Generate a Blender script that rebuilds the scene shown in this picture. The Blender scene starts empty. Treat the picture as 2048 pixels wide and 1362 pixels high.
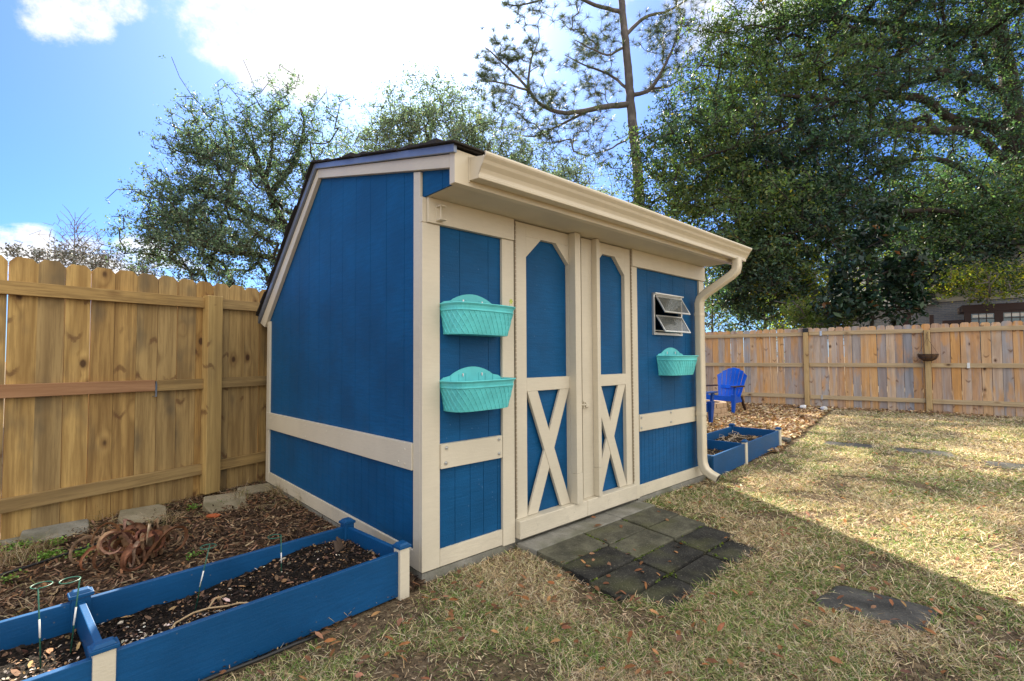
import bpy, bmesh, math, random
import numpy as np
from mathutils import Vector, Matrix
R = math.radians
SC = bpy.context.scene
COL = SC.collection
rnd = random.Random(7)
rng = np.random.default_rng(11)

# ------------------------------------------------------------------ camera
FPX, CX, CY, HC = 980.0, 1024.0, 681.0, 1.17
PITCH, ROLL = R(2.0), R(0.3)
Fd = np.array([0, math.cos(PITCH), math.sin(PITCH)])
R0 = np.array([1.0, 0, 0]); U0 = np.cross(R0, Fd)
CR = R0*math.cos(ROLL)-U0*math.sin(ROLL); CU = U0*math.cos(ROLL)+R0*math.sin(ROLL)
CAM = np.array([0, 0, HC])
cd = bpy.data.cameras.new('camera'); cam = bpy.data.objects.new('camera', cd); COL.objects.link(cam)
cd.sensor_width = 36; cd.lens = FPX/2048*36; cd.clip_end = 2000; cd.clip_start = 0.05
cam.matrix_world = Matrix(((CR[0], CU[0], -Fd[0], 0), (CR[1], CU[1], -Fd[1], 0), (CR[2], CU[2], -Fd[2], HC), (0, 0, 0, 1)))
SC.camera = cam

def ray(x, y):
    d = Fd*FPX+CR*(x-CX)-CU*(y-CY); return d/np.linalg.norm(d)
def gnd(x, y, z=-.04):
    d = ray(x, y); return CAM+d*((z-HC)/d[2])
def at(x, y, Y):
    d = ray(x, y); return CAM+d*(Y/d[1])

# shed frame: x along the front wall, y to the back, z up
P0 = np.array([-0.496, 2.705, 0.0]); SA = R(42.59)
SU = np.array([math.cos(SA), math.sin(SA), 0]); SV = np.array([-SU[1], SU[0], 0])
def W(a, b, c=0): return P0+SU*a+SV*b+np.array([0, 0, c])
def toS(p):
    q = np.asarray(p, float)[..., :2]-P0[:2]; return q@SU[:2], q@SV[:2]
GZ = -.045

# ------------------------------------------------------------------ objects
def tag(o, label=None, cat=None, group=None, kind=None):
    if label: o['label'] = label
    if cat: o['category'] = cat
    if group: o['group'] = group
    if kind: o['kind'] = kind
    return o
def empty(name, loc, rz=0, label=None, cat=None, group=None):
    o = bpy.data.objects.new(name, None); COL.objects.link(o)
    o.location = Vector(loc); o.rotation_euler = (0, 0, rz); o.empty_display_size = .1
    return tag(o, label, cat, group)
def copy_tree(o, parent=None):
    c = o.copy(); COL.objects.link(c)
    if parent: c.parent = parent
    for ch in list(o.children): copy_tree(ch, c)
    return c

class MB:
    def __init__(s): s.v = []; s.f = []; s.n = 0
    def add(s, vs, fs):
        o = s.n; s.v += [tuple(map(float, p)) for p in vs]; s.n += len(vs)
        s.f += [tuple(i+o for i in f) for f in fs]; return s
    def box(s, x0, x1, y0, y1, z0, z1):
        return s.add([(x0,y0,z0),(x1,y0,z0),(x1,y1,z0),(x0,y1,z0),(x0,y0,z1),(x1,y0,z1),(x1,y1,z1),(x0,y1,z1)],
                     [(3,2,1,0),(4,5,6,7),(0,1,5,4),(1,2,6,5),(2,3,7,6),(3,0,4,7)])
    def hexa(s, p):   # eight corners ordered like box
        return s.add(p, [(3,2,1,0),(4,5,6,7),(0,1,5,4),(1,2,6,5),(2,3,7,6),(3,0,4,7)])
    def prism(s, poly, d):   # planar polygon, extruded by d
        n = len(poly); a = [np.array(p, float) for p in poly]; d = np.array(d, float)
        return s.add(a+[p+d for p in a], [tuple(range(n))[::-1], tuple(range(n, 2*n))]+[(i,(i+1)%n,n+(i+1)%n,n+i) for i in range(n)])
    def tube(s, pts, rad, n=8, cap=True, sx=1.0):
        pts = [np.array(p, float) for p in pts]; m = len(pts)
        if not hasattr(rad, '__len__'): rad = [rad]*m
        vs = []; up = None
        for i in range(m):
            t = pts[min(i+1, m-1)]-pts[max(i-1, 0)]; t /= np.linalg.norm(t)+1e-12
            if up is None:
                up = np.array([0,0,1.]) if abs(t[2]) < .9 else np.array([1.,0,0])
            a = up-t*(up@t); a /= np.linalg.norm(a)+1e-12; up = a
            b = np.cross(t, a)
            for k in range(n):
                an = 2*math.pi*k/n
                vs.append(pts[i]+rad[i]*(a*math.cos(an)*sx+b*math.sin(an)))
        fs = [(i*n+k, i*n+(k+1)%n, (i+1)*n+(k+1)%n, (i+1)*n+k) for i in range(m-1) for k in range(n)]
        if cap: fs += [tuple(range(n))[::-1], tuple(range((m-1)*n, m*n))]
        return s.add(vs, fs)
    def sweep(s, prof, path, cap=True):   # prof: list of (n-lists of 3d) sections
        n = len(prof[0]); vs = [p for sec in prof for p in sec]; m = len(prof)
        fs = [(i*n+k, i*n+(k+1)%n, (i+1)*n+(k+1)%n, (i+1)*n+k) for i in range(m-1) for k in range(n)]
        if cap: fs += [tuple(range(n))[::-1], tuple(range((m-1)*n, m*n))]
        return s.add(vs, fs)
    def mesh(s, name, mat, smooth=False):
        me = bpy.data.meshes.new(name); me.from_pydata(s.v, [], s.f); me.update()
        bm = bmesh.new(); bm.from_mesh(me); bmesh.ops.recalc_face_normals(bm, faces=bm.faces); bm.to_mesh(me); bm.free()
        if mat: me.materials.append(mat)
        if smooth: me.polygons.foreach_set('use_smooth', [True]*len(me.polygons))
        return me
    def build(s, name, mat, parent=None, bevel=0, smooth=False, seg=2):
        o = bpy.data.objects.new(name, s.mesh(name, mat, smooth)); COL.objects.link(o)
        if parent: o.parent = parent
        if bevel:
            b = o.modifiers.new('bevel', 'BEVEL'); b.width = bevel; b.segments = seg; b.limit_method = 'ANGLE'; b.angle_limit = R(35)
        return o

def raw_mesh(name, V, F, mat, cols=None, parent=None, smooth=False, loc=(0,0,0)):
    """V (n,3), F (m,k) numpy, cols (n,3) per-vertex colour"""
    V = np.asarray(V, np.float32)-np.asarray(loc, np.float32); F = np.asarray(F, np.int32); m, k = F.shape
    me = bpy.data.meshes.new(name)
    me.vertices.add(len(V)); me.vertices.foreach_set('co', V.ravel())
    me.loops.add(m*k); me.loops.foreach_set('vertex_index', F.ravel())
    me.polygons.add(m); me.polygons.foreach_set('loop_start', np.arange(0, m*k, k, dtype=np.int32))
    if smooth: me.polygons.foreach_set('use_smooth', np.ones(m, bool))
    me.update(calc_edges=True)
    if cols is not None:
        a = me.attributes.new('tint', 'FLOAT_COLOR', 'POINT')
        a.data.foreach_set('color', np.concatenate([cols, np.ones((len(cols), 1))], 1).astype(np.float32).ravel())
    me.materials.append(mat)
    o = bpy.data.objects.new(name, me); COL.objects.link(o)
    o.location = loc
    if parent: o.parent = parent
    return o

def vnoise(p, s, seed=0):
    """value noise on 2-d points, 0..1"""
    g = np.random.default_rng(seed).random((64, 64)); q = np.asarray(p, float)[:, :2]/s
    i = np.floor(q).astype(int); f = q-i; f = f*f*(3-2*f)
    a = g[i[:,0]%64, i[:,1]%64]; b = g[(i[:,0]+1)%64, i[:,1]%64]; c = g[i[:,0]%64, (i[:,1]+1)%64]; d = g[(i[:,0]+1)%64, (i[:,1]+1)%64]
    return (a*(1-f[:,0])+b*f[:,0])*(1-f[:,1])+(c*(1-f[:,0])+d*f[:,0])*f[:,1]
def fbm(p, s, seed=0):
    return .55*vnoise(p, s, seed)+.3*vnoise(p, s/2.1, seed+1)+.15*vnoise(p, s/4.3, seed+2)

# ------------------------------------------------------------------ materials
class NT:
    def __init__(s, name):
        s.m = bpy.data.materials.new(name); s.m.use_nodes = True; s.t = s.m.node_tree
        s.b = s.t.nodes['Principled BSDF']; s.out = s.t.nodes['Material Output']
    def n(s, typ, **k):
        nd = s.t.nodes.new(typ)
        for a, v in k.items():
            if a.startswith('_'): setattr(nd, a[1:], v)
            else: s.set(nd, a, v)
        return nd
    def set(s, nd, a, v):
        i = nd.inputs[int(a[1:])] if a[0] == 'i' and a[1:].isdigit() else nd.inputs[a.replace('_', ' ')]
        if isinstance(v, bpy.types.NodeSocket): s.t.links.new(v, i)
        elif isinstance(v, bpy.types.Node): s.t.links.new(v.outputs[0], i)
        else: i.default_value = v
    def math(s, op, a, b=None, c=None, clamp=False):
        nd = s.n('ShaderNodeMath', _operation=op, _use_clamp=clamp)
        for k, v in enumerate((a, b, c)):
            if v is not None: s.set(nd, 'i%d' % k, v)
        return nd.outputs[0]
    def ramp(s, fac, stops, interp='LINEAR'):
        nd = s.n('ShaderNodeValToRGB', Fac=fac); cr = nd.color_ramp; cr.interpolation = interp
        while len(cr.elements) < len(stops): cr.elements.new(.5)
        while len(cr.elements) > len(stops): cr.elements.remove(cr.elements[-1])
        for e, (p, c) in zip(cr.elements, stops): e.position = p; e.color = (*c, 1) if len(c) == 3 else c
        return nd.outputs[0]
    def mix(s, f, a, b, mode='MIX'):
        nd = s.n('ShaderNodeMix', _data_type='RGBA', _blend_type=mode)
        for i, v in ((0, f), (6, a), (7, b)):
            if isinstance(v, tuple) and len(v) == 3: v = (*v, 1)
            if isinstance(v, bpy.types.NodeSocket): s.t.links.new(v, nd.inputs[i])
            else: nd.inputs[i].default_value = v
        return nd.outputs[2]
    def smooth(s, x, a, b):
        nd = s.n('ShaderNodeMapRange', _interpolation_type='SMOOTHSTEP'); s.set(nd, 'i0', x)
        nd.inputs[1].default_value = a; nd.inputs[2].default_value = b; return nd.outputs[0]
    def coords(s, scale=(1,1,1), rand=0, which='Object'):
        tc = s.n('ShaderNodeTexCoord'); v = tc.outputs[which]
        if rand:
            oi = s.n('ShaderNodeObjectInfo'); r = s.math('MULTIPLY', oi.outputs['Random'], rand)
            cx = s.n('ShaderNodeCombineXYZ', X=r, Y=r, Z=r)
            ad = s.n('ShaderNodeVectorMath', _operation='ADD'); s.set(ad, 'i0', v); s.set(ad, 'i1', cx); v = ad.outputs[0]
        mp = s.n('ShaderNodeMapping', Vector=v); mp.inputs['Scale'].default_value = scale
        return mp.outputs[0]
    def noise(s, vec, scale, detail=3, rough=.55, dist=0):
        return s.n('ShaderNodeTexNoise', Vector=vec, Scale=scale, Detail=detail, Roughness=rough, Distortion=dist).outputs[0]
    def bump(s, h, strength=.3, dist=.01, normal=None):
        nd = s.n('ShaderNodeBump', Strength=strength, Distance=dist, Height=h)
        if normal: s.set(nd, 'Normal', normal)
        return nd.outputs[0]
    def fin(s, color=None, rough=None, normal=None, spec=None, **k):
        for a, v in (('Base Color', color), ('Roughness', rough), ('Normal', normal), ('Specular IOR Level', spec)):
            if v is None: continue
            if isinstance(v, tuple) and len(v) == 3: v = (*v, 1)
            if isinstance(v, bpy.types.NodeSocket): s.t.links.new(v, s.b.inputs[a])
            else: s.b.inputs[a].default_value = v
        for a, v in k.items(): s.b.inputs[a.replace('_', ' ')].default_value = v
        return s.m

def scl(c, f): return tuple(min(1, x*f) for x in c)

def m_paint(name, c, fiber=(6, 6, 60), rough=.55, spots=.0, bump=.25, spotcol=(.5,.48,.42), wear=.0, spec=.35, var=.17):
    t = NT(name); v = t.coords(which='Object', rand=13); vf = t.coords(fiber, rand=13)
    n1 = t.noise(v, 2.2, 4); n2 = t.noise(vf, 3.0, 4, .65); n3 = t.noise(v, 90, 2)
    col = t.mix(t.smooth(n1, .3, .7), scl(c, 1-var), scl(c, 1+var*.9)); col = t.mix(t.math('MULTIPLY', t.smooth(n2, .35, .7), min(.38, var*2.3)), col, scl(c, .66))
    if spots:
        vo = t.n('ShaderNodeTexVoronoi', Vector=v, Scale=38.0)
        sel = t.n('ShaderNodeSeparateColor', Color=vo.outputs['Color']).outputs[0]
        k = t.math('MULTIPLY', t.smooth(vo.outputs['Distance'], .16, .08), t.smooth(sel, 1-spots, 1-spots+.04))
        col = t.mix(t.math('MULTIPLY', k, .7), col, spotcol)
    if wear:
        w = t.smooth(t.noise(v, 5.0, 6, .7), .60, .74); w2 = t.smooth(t.noise(v, 26.0, 4, .7), .58, .70)
        col = t.mix(t.math('MULTIPLY', t.math('MAXIMUM', w, t.math('MULTIPLY', w2, .6)), wear), col, scl(c, .42))
    h = t.math('ADD', t.math('MULTIPLY', n2, .7), t.math('MULTIPLY', n3, .3))
    return t.fin(col, t.math('MULTIPLY_ADD', n1, .2, rough-.1), t.bump(h, bump, .006), spec)

BLUE = (.005, .080, .215)
CREAM = (.60, .545, .435)
M = {}
M['blue'] = m_paint('blue_siding_paint', BLUE, (2.2, 2.2, 26), .55, .13, .6, (.09, .18, .32), 0, .15)
M['bluebed'] = m_paint('blue_bed_paint', (.005, .070, .200), (3, 30, 30), .45, .22, .25, (.10, .12, .14), .35, .25)
M['cream'] = m_paint('cream_paint', CREAM, (5, 5, 30), .5, .0, .25, wear=.05, var=.05)
M['creamw'] = m_paint('worn_cream_paint', CREAM, (5, 30, 30), .55, .06, .45, (.20, .14, .09), wear=.34, var=.08)
M['soffit'] = m_paint('soffit_paint', scl(CREAM, .93), (3, 3, 3), .6, .0, .12, var=.05)
M['gutter'] = m_paint('cream_enamel', (.61, .545, .42), (2, 2, 2), .33, .0, .03, wear=.03, var=.04)
M['teal'] = m_paint('teal_plastic', (.115, .57, .60), (3, 3, 3), .45, .0, .06)
M['chairblue'] = m_paint('blue_plastic', (.004, .095, .56), (3, 3, 3), .35, .0, .05)
M['chairdark'] = m_paint('navy_plastic', (.006, .055, .26), (3, 3, 3), .35, .0, .05)
M['brownwood'] = m_paint('dark_brown_stain', (.030, .012, .008), (3, 3, 20), .6, .0, .2)
M['trimwhite'] = m_paint('white_trim', (.55, .52, .46), (3, 3, 3), .5)

def simple(name, c, rough=.5, metal=0, var=.2, bump=.1, sc=20, spec=.5):
    t = NT(name); v = t.coords(rand=7); n = t.noise(v, sc, 4, .6)
    return t.fin(t.mix(n, scl(c, 1-var), scl(c, 1+var)), rough, t.bump(n, bump, .01), spec, Metallic=metal)
M['drip'] = simple('drip_edge_metal', (.20, .235, .31), .42, .35, .25, .1, 6)
M['alu'] = simple('aluminium', (.62, .62, .60), .42, .8, .1, .05, 10)
M['steel'] = simple('zinc_bolt', (.58, .60, .62), .3, .9, .1, .05, 30)
M['black'] = simple('black_plastic', (.012, .012, .013), .45, 0, .2, .05)
M['dark'] = simple('painted_inside_shade', (.03, .025, .02), .8, 0, .3)  # dark colour painted in place of the shade inside shed and pipe
M['greenwire'] = simple('green_coated_wire', (.010, .095, .060), .4, 0, .2, .05)
M['whiteplastic'] = simple('white_plastic', (.7, .7, .68), .4)
M['hinge'] = simple('painted_hinge', (.30, .25, .18), .5, .3, .4, .4, 60)
M['flower'] = simple('lime_plastic', (.42, .50, .05), .4)
M['orangebit'] = simple('orange_brick_bit', (.42, .10, .03), .8)
M['coir'] = simple('coir_liner', (.10, .055, .028), .95, 0, .5, .8, 40)
M['vine'] = simple('dry_vine', (.34, .27, .19), .8, 0, .3)
M['twig'] = simple('dry_root', (.42, .30, .17), .8, 0, .3)
M['rust'] = simple('brown_rope', (.07, .045, .03), .8)

def m_glass():
    t = NT('window_glass'); t.fin((.16, .17, .16), .12, None, .5, Alpha=.50); return t.m
M['glass'] = m_glass()
def m_houseglass():
    t = NT('house_glass'); t.fin((.02, .06, .06), .05, None, .9); return t.m
M['houseglass'] = m_houseglass()

def m_shingle():
    t = NT('roof_shingle'); v = t.coords(); n = t.noise(v, 160, 2); n2 = t.noise(v, 5, 4)
    col = t.mix(n, (.012, .011, .011), (.060, .055, .052)); col = t.mix(t.math('MULTIPLY', n2, .5), col, (.03, .026, .024))
    return t.fin(col, .9, t.bump(n, .6, .004), .25)
M['shingle'] = m_shingle()

def m_wood(name, ramps, along=(1, 1, .05), scale=9.0, stain=.35, knots=.33, grey=None, rough=.75, grain=.46):
    """plank wood: stretched growth rings, cathedral figure, knots, stains; varies per object"""
    t = NT(name); v = t.coords(along, rand=91.0); vk = t.coords((5.2, 5.2, 3.3), rand=53.0)
    if along[0] < 1: vk = t.coords((3.0, 5.2, 5.2), rand=53.0)
    vo = t.n('ShaderNodeTexVoronoi', Vector=vk, Scale=1.0, Randomness=1.0)
    sel = t.n('ShaderNodeSeparateColor', Color=vo.outputs['Color']).outputs[0]
    on = t.smooth(sel, knots, knots-.03) ; d = vo.outputs['Distance']
    flow = t.math('MULTIPLY', t.smooth(d, .42, .05), on)
    base = t.noise(v, scale*.42, 2, .45, .15)
    ph = t.math('ADD', t.math('MULTIPLY', base, 6.5), t.math('MULTIPLY', flow, .55))
    ring = t.math('PINGPONG', ph, .5); ring = t.math('POWER', t.math('MULTIPLY', ring, 2.0), 1.7)
    fine = t.noise(v, scale*9, 3, .7); streak = t.smooth(t.noise(t.coords(tuple(x*(1 if x < 1 else 1) for x in along), rand=47.0), scale*5.5, 4, .7), .42, .62)
    big = t.noise(t.coords((2.5, 2.5, 1.1), rand=31.0), 1.6, 3, .6)
    oi = t.n('ShaderNodeObjectInfo').outputs['Random']
    sel2 = t.math('FRACT', t.math('MULTIPLY', oi, 7.31))
    light = t.ramp(sel2, [(i/max(1, len(ramps)-1), r[0]) for i, r in enumerate(ramps)], 'LINEAR')
    dark = t.ramp(sel2, [(i/max(1, len(ramps)-1), r[1]) for i, r in enumerate(ramps)], 'LINEAR')
    col = t.mix(t.math('MULTIPLY', ring, grain*1.5, clamp=True), light, dark)
    col = t.mix(t.math('MULTIPLY', streak, .55), col, dark); col = t.mix(t.math('MULTIPLY', fine, .35), col, dark)
    if grey:
        vs = t.coords((7, 7, .55), rand=17.0); g = t.smooth(t.noise(vs, 1.3, 3, .6), .46, .66)
        col = t.mix(t.math('MULTIPLY', g, grey[1]), col, grey[0])
        o2 = t.smooth(t.noise(t.coords((3, 3, .8), rand=71.0), 1.7, 3, .6), .50, .68)
        col = t.mix(t.math('MULTIPLY', o2, grey[3]), col, grey[2])
    st = t.smooth(big, .50, .74); col = t.mix(t.math('MULTIPLY', st, stain), col, (.10, .085, .06))
    df = t.n('ShaderNodeVectorMath', _operation='SUBTRACT'); t.set(df, 'i0', vk); t.set(df, 'i1', vo.outputs['Position']); dd = t.n('ShaderNodeSeparateXYZ', Vector=df.outputs[0])
    i_, j_ = (0, 2) if along[0] >= 1 else (2, 0); ax_ = t.math('ABSOLUTE', dd.outputs[i_]); selc = t.n('ShaderNodeSeparateColor', Color=vo.outputs['Color'])
    sgn = t.math('SUBTRACT', t.math('MULTIPLY', t.math('GREATER_THAN', selc.outputs[2], .80), 2.0), 1.0); rag = t.noise(t.coords((1, 1, 1), rand=5.0), 34, 3, .7)
    vv = t.math('ABSOLUTE', t.math('ADD', t.math('MULTIPLY_ADD', t.math('MULTIPLY', t.math('POWER', ax_, 1.25), sgn), .8, dd.outputs[j_]), t.math('MULTIPLY', t.math('SUBTRACT', rag, .5), .22)))
    wing = t.math('MULTIPLY', t.math('MULTIPLY', t.smooth(vv, .095, .02), t.smooth(t.math('ADD', ax_, t.math('MULTIPLY', rag, .15)), .38, .18)), t.math('MULTIPLY', t.smooth(selc.outputs[1], .45, .49), t.smooth(selc.outputs[2], .50, .53)))
    wing = t.math('MULTIPLY', wing, 1.0 if along[0] >= 1 else 0.0)
    core = t.math('MULTIPLY', t.smooth(t.math('ADD', d, t.math('MULTIPLY', fine, .06)), .165, .10), on)
    halo = t.math('MULTIPLY', t.smooth(d, .24, .10), on)
    col = t.mix(t.math('MULTIPLY', halo, .45), col, (.16, .075, .03)); col = t.mix(t.math('MULTIPLY', core, .85), col, (.050, .022, .012)); col = t.mix(t.math('MULTIPLY', wing, .62), col, (.12, .050, .024))
    h = t.math('SUBTRACT', t.math('MULTIPLY', fine, .5), t.math('MULTIPLY', ring, .4))
    return t.fin(col, rough, t.bump(h, .35, .004), .3)
TAN = ((.61, .385, .13), (.22, .115, .036)); TAN2 = ((.50, .325, .12), (.19, .115, .042)); TAN3 = ((.67, .445, .16), (.29, .165, .052)); TAN4 = ((.44, .31, .14), (.19, .125, .056))
M['woodL'] = m_wood('treated_pine_picket', [TAN, TAN4, TAN3, TAN2, TAN], stain=.62, knots=.52)
M['railL'] = m_wood('treated_pine_rail', [TAN2, TAN4], (.05, 1, 1), stain=.2, knots=.16)
M['railRed'] = m_wood('reddish_pine_rail', [((.52, .30, .16), (.28, .14, .065))], (.05, 1, 1), stain=.1, knots=.05)
M['postL'] = m_wood('treated_pine_post', [((.56, .39, .15), (.31, .20, .075))], stain=.2, knots=.2)
GP = [((.70, .46, .23), (.42, .24, .11)), ((.38, .365, .36), (.22, .205, .20)), ((.72, .39, .13), (.44, .19, .05)), ((.72, .53, .34), (.46, .30, .18)), ((.32, .335, .37), (.18, .185, .205)), ((.70, .40, .15), (.43, .21, .07)), ((.68, .48, .28), (.43, .26, .14))]
M['woodR'] = m_wood('weathered_picket', GP, stain=.25, knots=.30, grey=((.38, .385, .40), .5, (.62, .31, .09), .65))
M['railR'] = m_wood('tan_rail', [((.54, .42, .25), (.37, .26, .14))], (.05, 1, 1), stain=.12, knots=.25)
M['postR'] = m_wood('tan_post', [((.55, .40, .20), (.38, .25, .10))], stain=.12, knots=.25)

def m_tint(name, rough=.7, spec=.3, trans=0., tcol=(1.5, 1.6, .5), var=.25, sc=30, gloss_var=0):
    t = NT(name); a = t.n('ShaderNodeAttribute', _attribute_name='tint')
    n = t.noise(t.coords(), sc, 2); col = t.mix(1.0, a.outputs['Color'], t.ramp(n, [(.25, (1-var,)*3), (.75, (1+var,)*3)]), 'MULTIPLY')
    t.fin(col, rough, None, spec)
    if trans:
        tr = t.n('ShaderNodeBsdfTranslucent'); t.t.links.new(t.mix(1.0, col, tcol, 'MULTIPLY'), tr.inputs['Color'])
        mx = t.n('ShaderNodeMixShader', Fac=trans); t.t.links.new(t.b.outputs[0], mx.inputs[1]); t.t.links.new(tr.outputs[0], mx.inputs[2])
        t.t.links.new(mx.outputs[0], t.out.inputs['Surface'])
    return t.m
M['grass'] = m_tint('grass_blades', .7, .2, .25, (1.2, 1.2, .8), .2)
M['chips'] = m_tint('mulch_pieces', .85, .2, 0, var=.35, sc=60)
M['litter'] = m_tint('dry_leaf_litter', .65, .3, .2, (1.3, 1.1, .7), .3, 40)
M['leaf'] = m_tint('tree_leaves', .5, .18, .34, (1.9, 2.4, .80), .3, 2)
M['leafhaze'] = m_tint('haze_painted_oak_leaves', .55, .15, .36, (1.4, 1.9, 1.05), .3, 2)  # for oaks with haze painted into their leaf tints
M['leafsunpaint'] = m_tint('painted_sun_leaves', .5, .3, .5, (2.2, 2.2, .45), .3, 2)  # for crowns with sunlight painted into their leaf tints
M['greyleaf'] = m_tint('grey_foliage', .7, .2, .05, (1.2, 1.2, 1.0), .3, 2)
M['leafgloss'] = m_tint('magnolia_leaves', .38, .30, .10, (2.0, 2.2, .5), .2, 4)
M['needle'] = m_tint('pine_needles', .5, .4, .25, (1.8, 1.8, .6), .2, 4)
M['weed'] = m_tint('weed_leaves', .5, .3, .3, (1.8, 2, .6), .2, 40)
M['wilt'] = m_tint('wilted_leaf', .7, .3, .12, (1.4, 1.1, .7), .4, 45)

def m_bark(name, a, b, sc=9):
    t = NT(name); v = t.coords((1, 1, .35)); n = t.noise(v, sc, 5, .7); n2 = t.noise(t.coords(), 1.3, 3)
    col = t.mix(n, a, b); col = t.mix(t.math('MULTIPLY', t.smooth(n2, .52, .7), .5), col, scl(b, 1.5))
    return t.fin(col, .9, t.bump(n, .7, .05), .2)
M['bark'] = m_bark('oak_bark', (.014, .011, .010), (.062, .050, .042))
M['pinebark'] = m_bark('pine_bark', (.05, .043, .042), (.17, .150, .140), 7)
M['greybark'] = m_bark('grey_bark', (.10, .085, .08), (.22, .19, .18))

def m_lawn():
    t = NT('thatch_ground'); v = t.coords(); n = t.noise(v, 34, 5, .8); n2 = t.noise(v, .9, 4); n3 = t.noise(v, 7, 3)
    col = t.ramp(n, [(.30, (.035, .025, .018)), (.5, (.15, .11, .07)), (.72, (.34, .265, .17))])
    col = t.mix(t.math('MULTIPLY', t.smooth(n2, .5, .7), .35), col, (.13, .14, .045))
    col = t.mix(t.math('MULTIPLY', t.smooth(n3, .55, .72), .5), col, (.06, .042, .03))
    return t.fin(col, .95, t.bump(n, .8, .03), .1)
M['lawn'] = m_lawn()
def m_mulch(name, stops, sc=30):
    t = NT(name); v = t.coords((1, 1, 1)); n = t.noise(v, sc, 5, .75, .6)
    vo = t.n('ShaderNodeTexVoronoi', Vector=v, Scale=sc*1.3); k = t.n('ShaderNodeSeparateColor', Color=vo.outputs['Color']).outputs[0]
    col = t.ramp(t.math('ADD', t.math('MULTIPLY', n, .6), t.math('MULTIPLY', k, .4)), stops)
    return t.fin(col, .92, t.bump(t.math('ADD', n, t.math('MULTIPLY', k, .6)), .9, .03), .15)
M['mulch'] = m_mulch('mulch_ground', [(.25, (.018, .012, .009)), (.5, (.075, .045, .028)), (.75, (.16, .105, .065))])
M['leafground'] = m_mulch('leaf_mulch_ground', [(.25, (.07, .040, .020)), (.5, (.24, .145, .065)), (.75, (.42, .28, .14))], 22)
M['soil'] = m_mulch('potting_soil', [(.3, (.006, .005, .004)), (.6, (.022, .016, .012)), (.8, (.05, .036, .026))], 45)

def m_paver(name, dark, light):
    t = NT(name); v = t.coords(rand=19); n = t.noise(v, 6, 5, .65); n2 = t.noise(v, 95, 3, .75); w = t.coords(which='Object')
    big = t.noise(t.coords(rand=3), 2.2, 3)
    col = t.mix(t.smooth(n, .35, .7), dark, light)
    col = t.mix(t.math('MULTIPLY', t.smooth(big, .48, .68), .6), col, (.085, .088, .038))
    sp = t.smooth(n2, .58, .68); col = t.mix(t.math('MULTIPLY', sp, .38), col, (.30, .28, .23)); col = t.mix(t.math('MULTIPLY', t.smooth(n2, .44, .34), .5), col, scl(dark, .5))
    return t.fin(col, .88, t.bump(t.math('ADD', n2, n), .5, .006), .25)
M['concrete'] = m_paver('concrete_slab', (.19, .185, .16), (.30, .29, .26))
M['paverdark'] = m_paver('dark_paver', (.013, .013, .012), (.040, .039, .035))
M['paverlight'] = m_paver('mossy_paver', (.055, .054, .040), (.135, .13, .092))
M['stepstone'] = m_paver('grey_stepping_stone', (.042, .042, .040), (.11, .105, .095))
M['edgestone'] = m_paver('sandstone_edger', (.23, .195, .13), (.34, .30, .22))
M['palestone'] = m_paver('pale_grey_edger', (.20,.195,.165), (.33,.32,.28))
M['moss'] = simple('moss', (.085, .12, .018), .95, 0, .5, .9, 60)

def m_brick(name, a, b, mort, scale, bw=.22, bh=.07, ms=.012):
    t = NT(name); sx = t.n('ShaderNodeSeparateXYZ', Vector=t.coords(which='Object')); v = t.n('ShaderNodeCombineXYZ', X=sx.outputs[0], Y=sx.outputs[2], Z=sx.outputs[1]).outputs[0]
    br = t.n('ShaderNodeTexBrick', Vector=v, Scale=scale); br.inputs['Color1'].default_value = (*a, 1); br.inputs['Color2'].default_value = (*b, 1)
    br.inputs['Mortar'].default_value = (*mort, 1); br.inputs['Brick Width'].default_value = bw; br.inputs['Row Height'].default_value = bh; br.inputs['Mortar Size'].default_value = ms
    n = t.noise(v, 14, 4); col = t.mix(t.math('MULTIPLY', n, .5), br.outputs['Color'], scl(a, .6))
    return t.fin(col, .85, t.bump(br.outputs['Fac'], .5, -.01), .2)
M['housebrick'] = m_brick('grey_house_brick', (.24, .27, .34), (.32, .34, .40), (.44, .43, .43), 1.0)
M['firebrick'] = simple('fire_ring_block', (.42, .29, .18), .9, 0, .35, .5, 14)
def m_siding():
    t = NT('lap_siding'); v = t.coords(which='Object'); sp = t.n('ShaderNodeSeparateXYZ', Vector=v).outputs[2]
    k = t.math('FRACT', t.math('MULTIPLY', sp, 8.0)); n = t.noise(v, 6, 3)
    col = t.mix(n, (.58, .55, .47), (.68, .65, .57))
    return t.fin(col, .6, t.bump(k, 1.0, .02), .3)
M['siding'] = m_siding()
M['roofgrey'] = simple('house_roof', (.08, .075, .07), .9)

# ------------------------------------------------------------------ the shed
shed = empty('garden_shed', P0, SA, 'blue barn style garden shed with cream trim, double X braced doors and gutter', 'shed')
def top_f(y): return 2.215+(y+.30)*(2.654-2.215)/1.80     # underside of roof / top of rake board
def top_r(y): return 2.654-(y-1.5)*.775
def top(y): return top_f(y) if y <= 1.5 else top_r(y)
XR = 3.32
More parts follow.
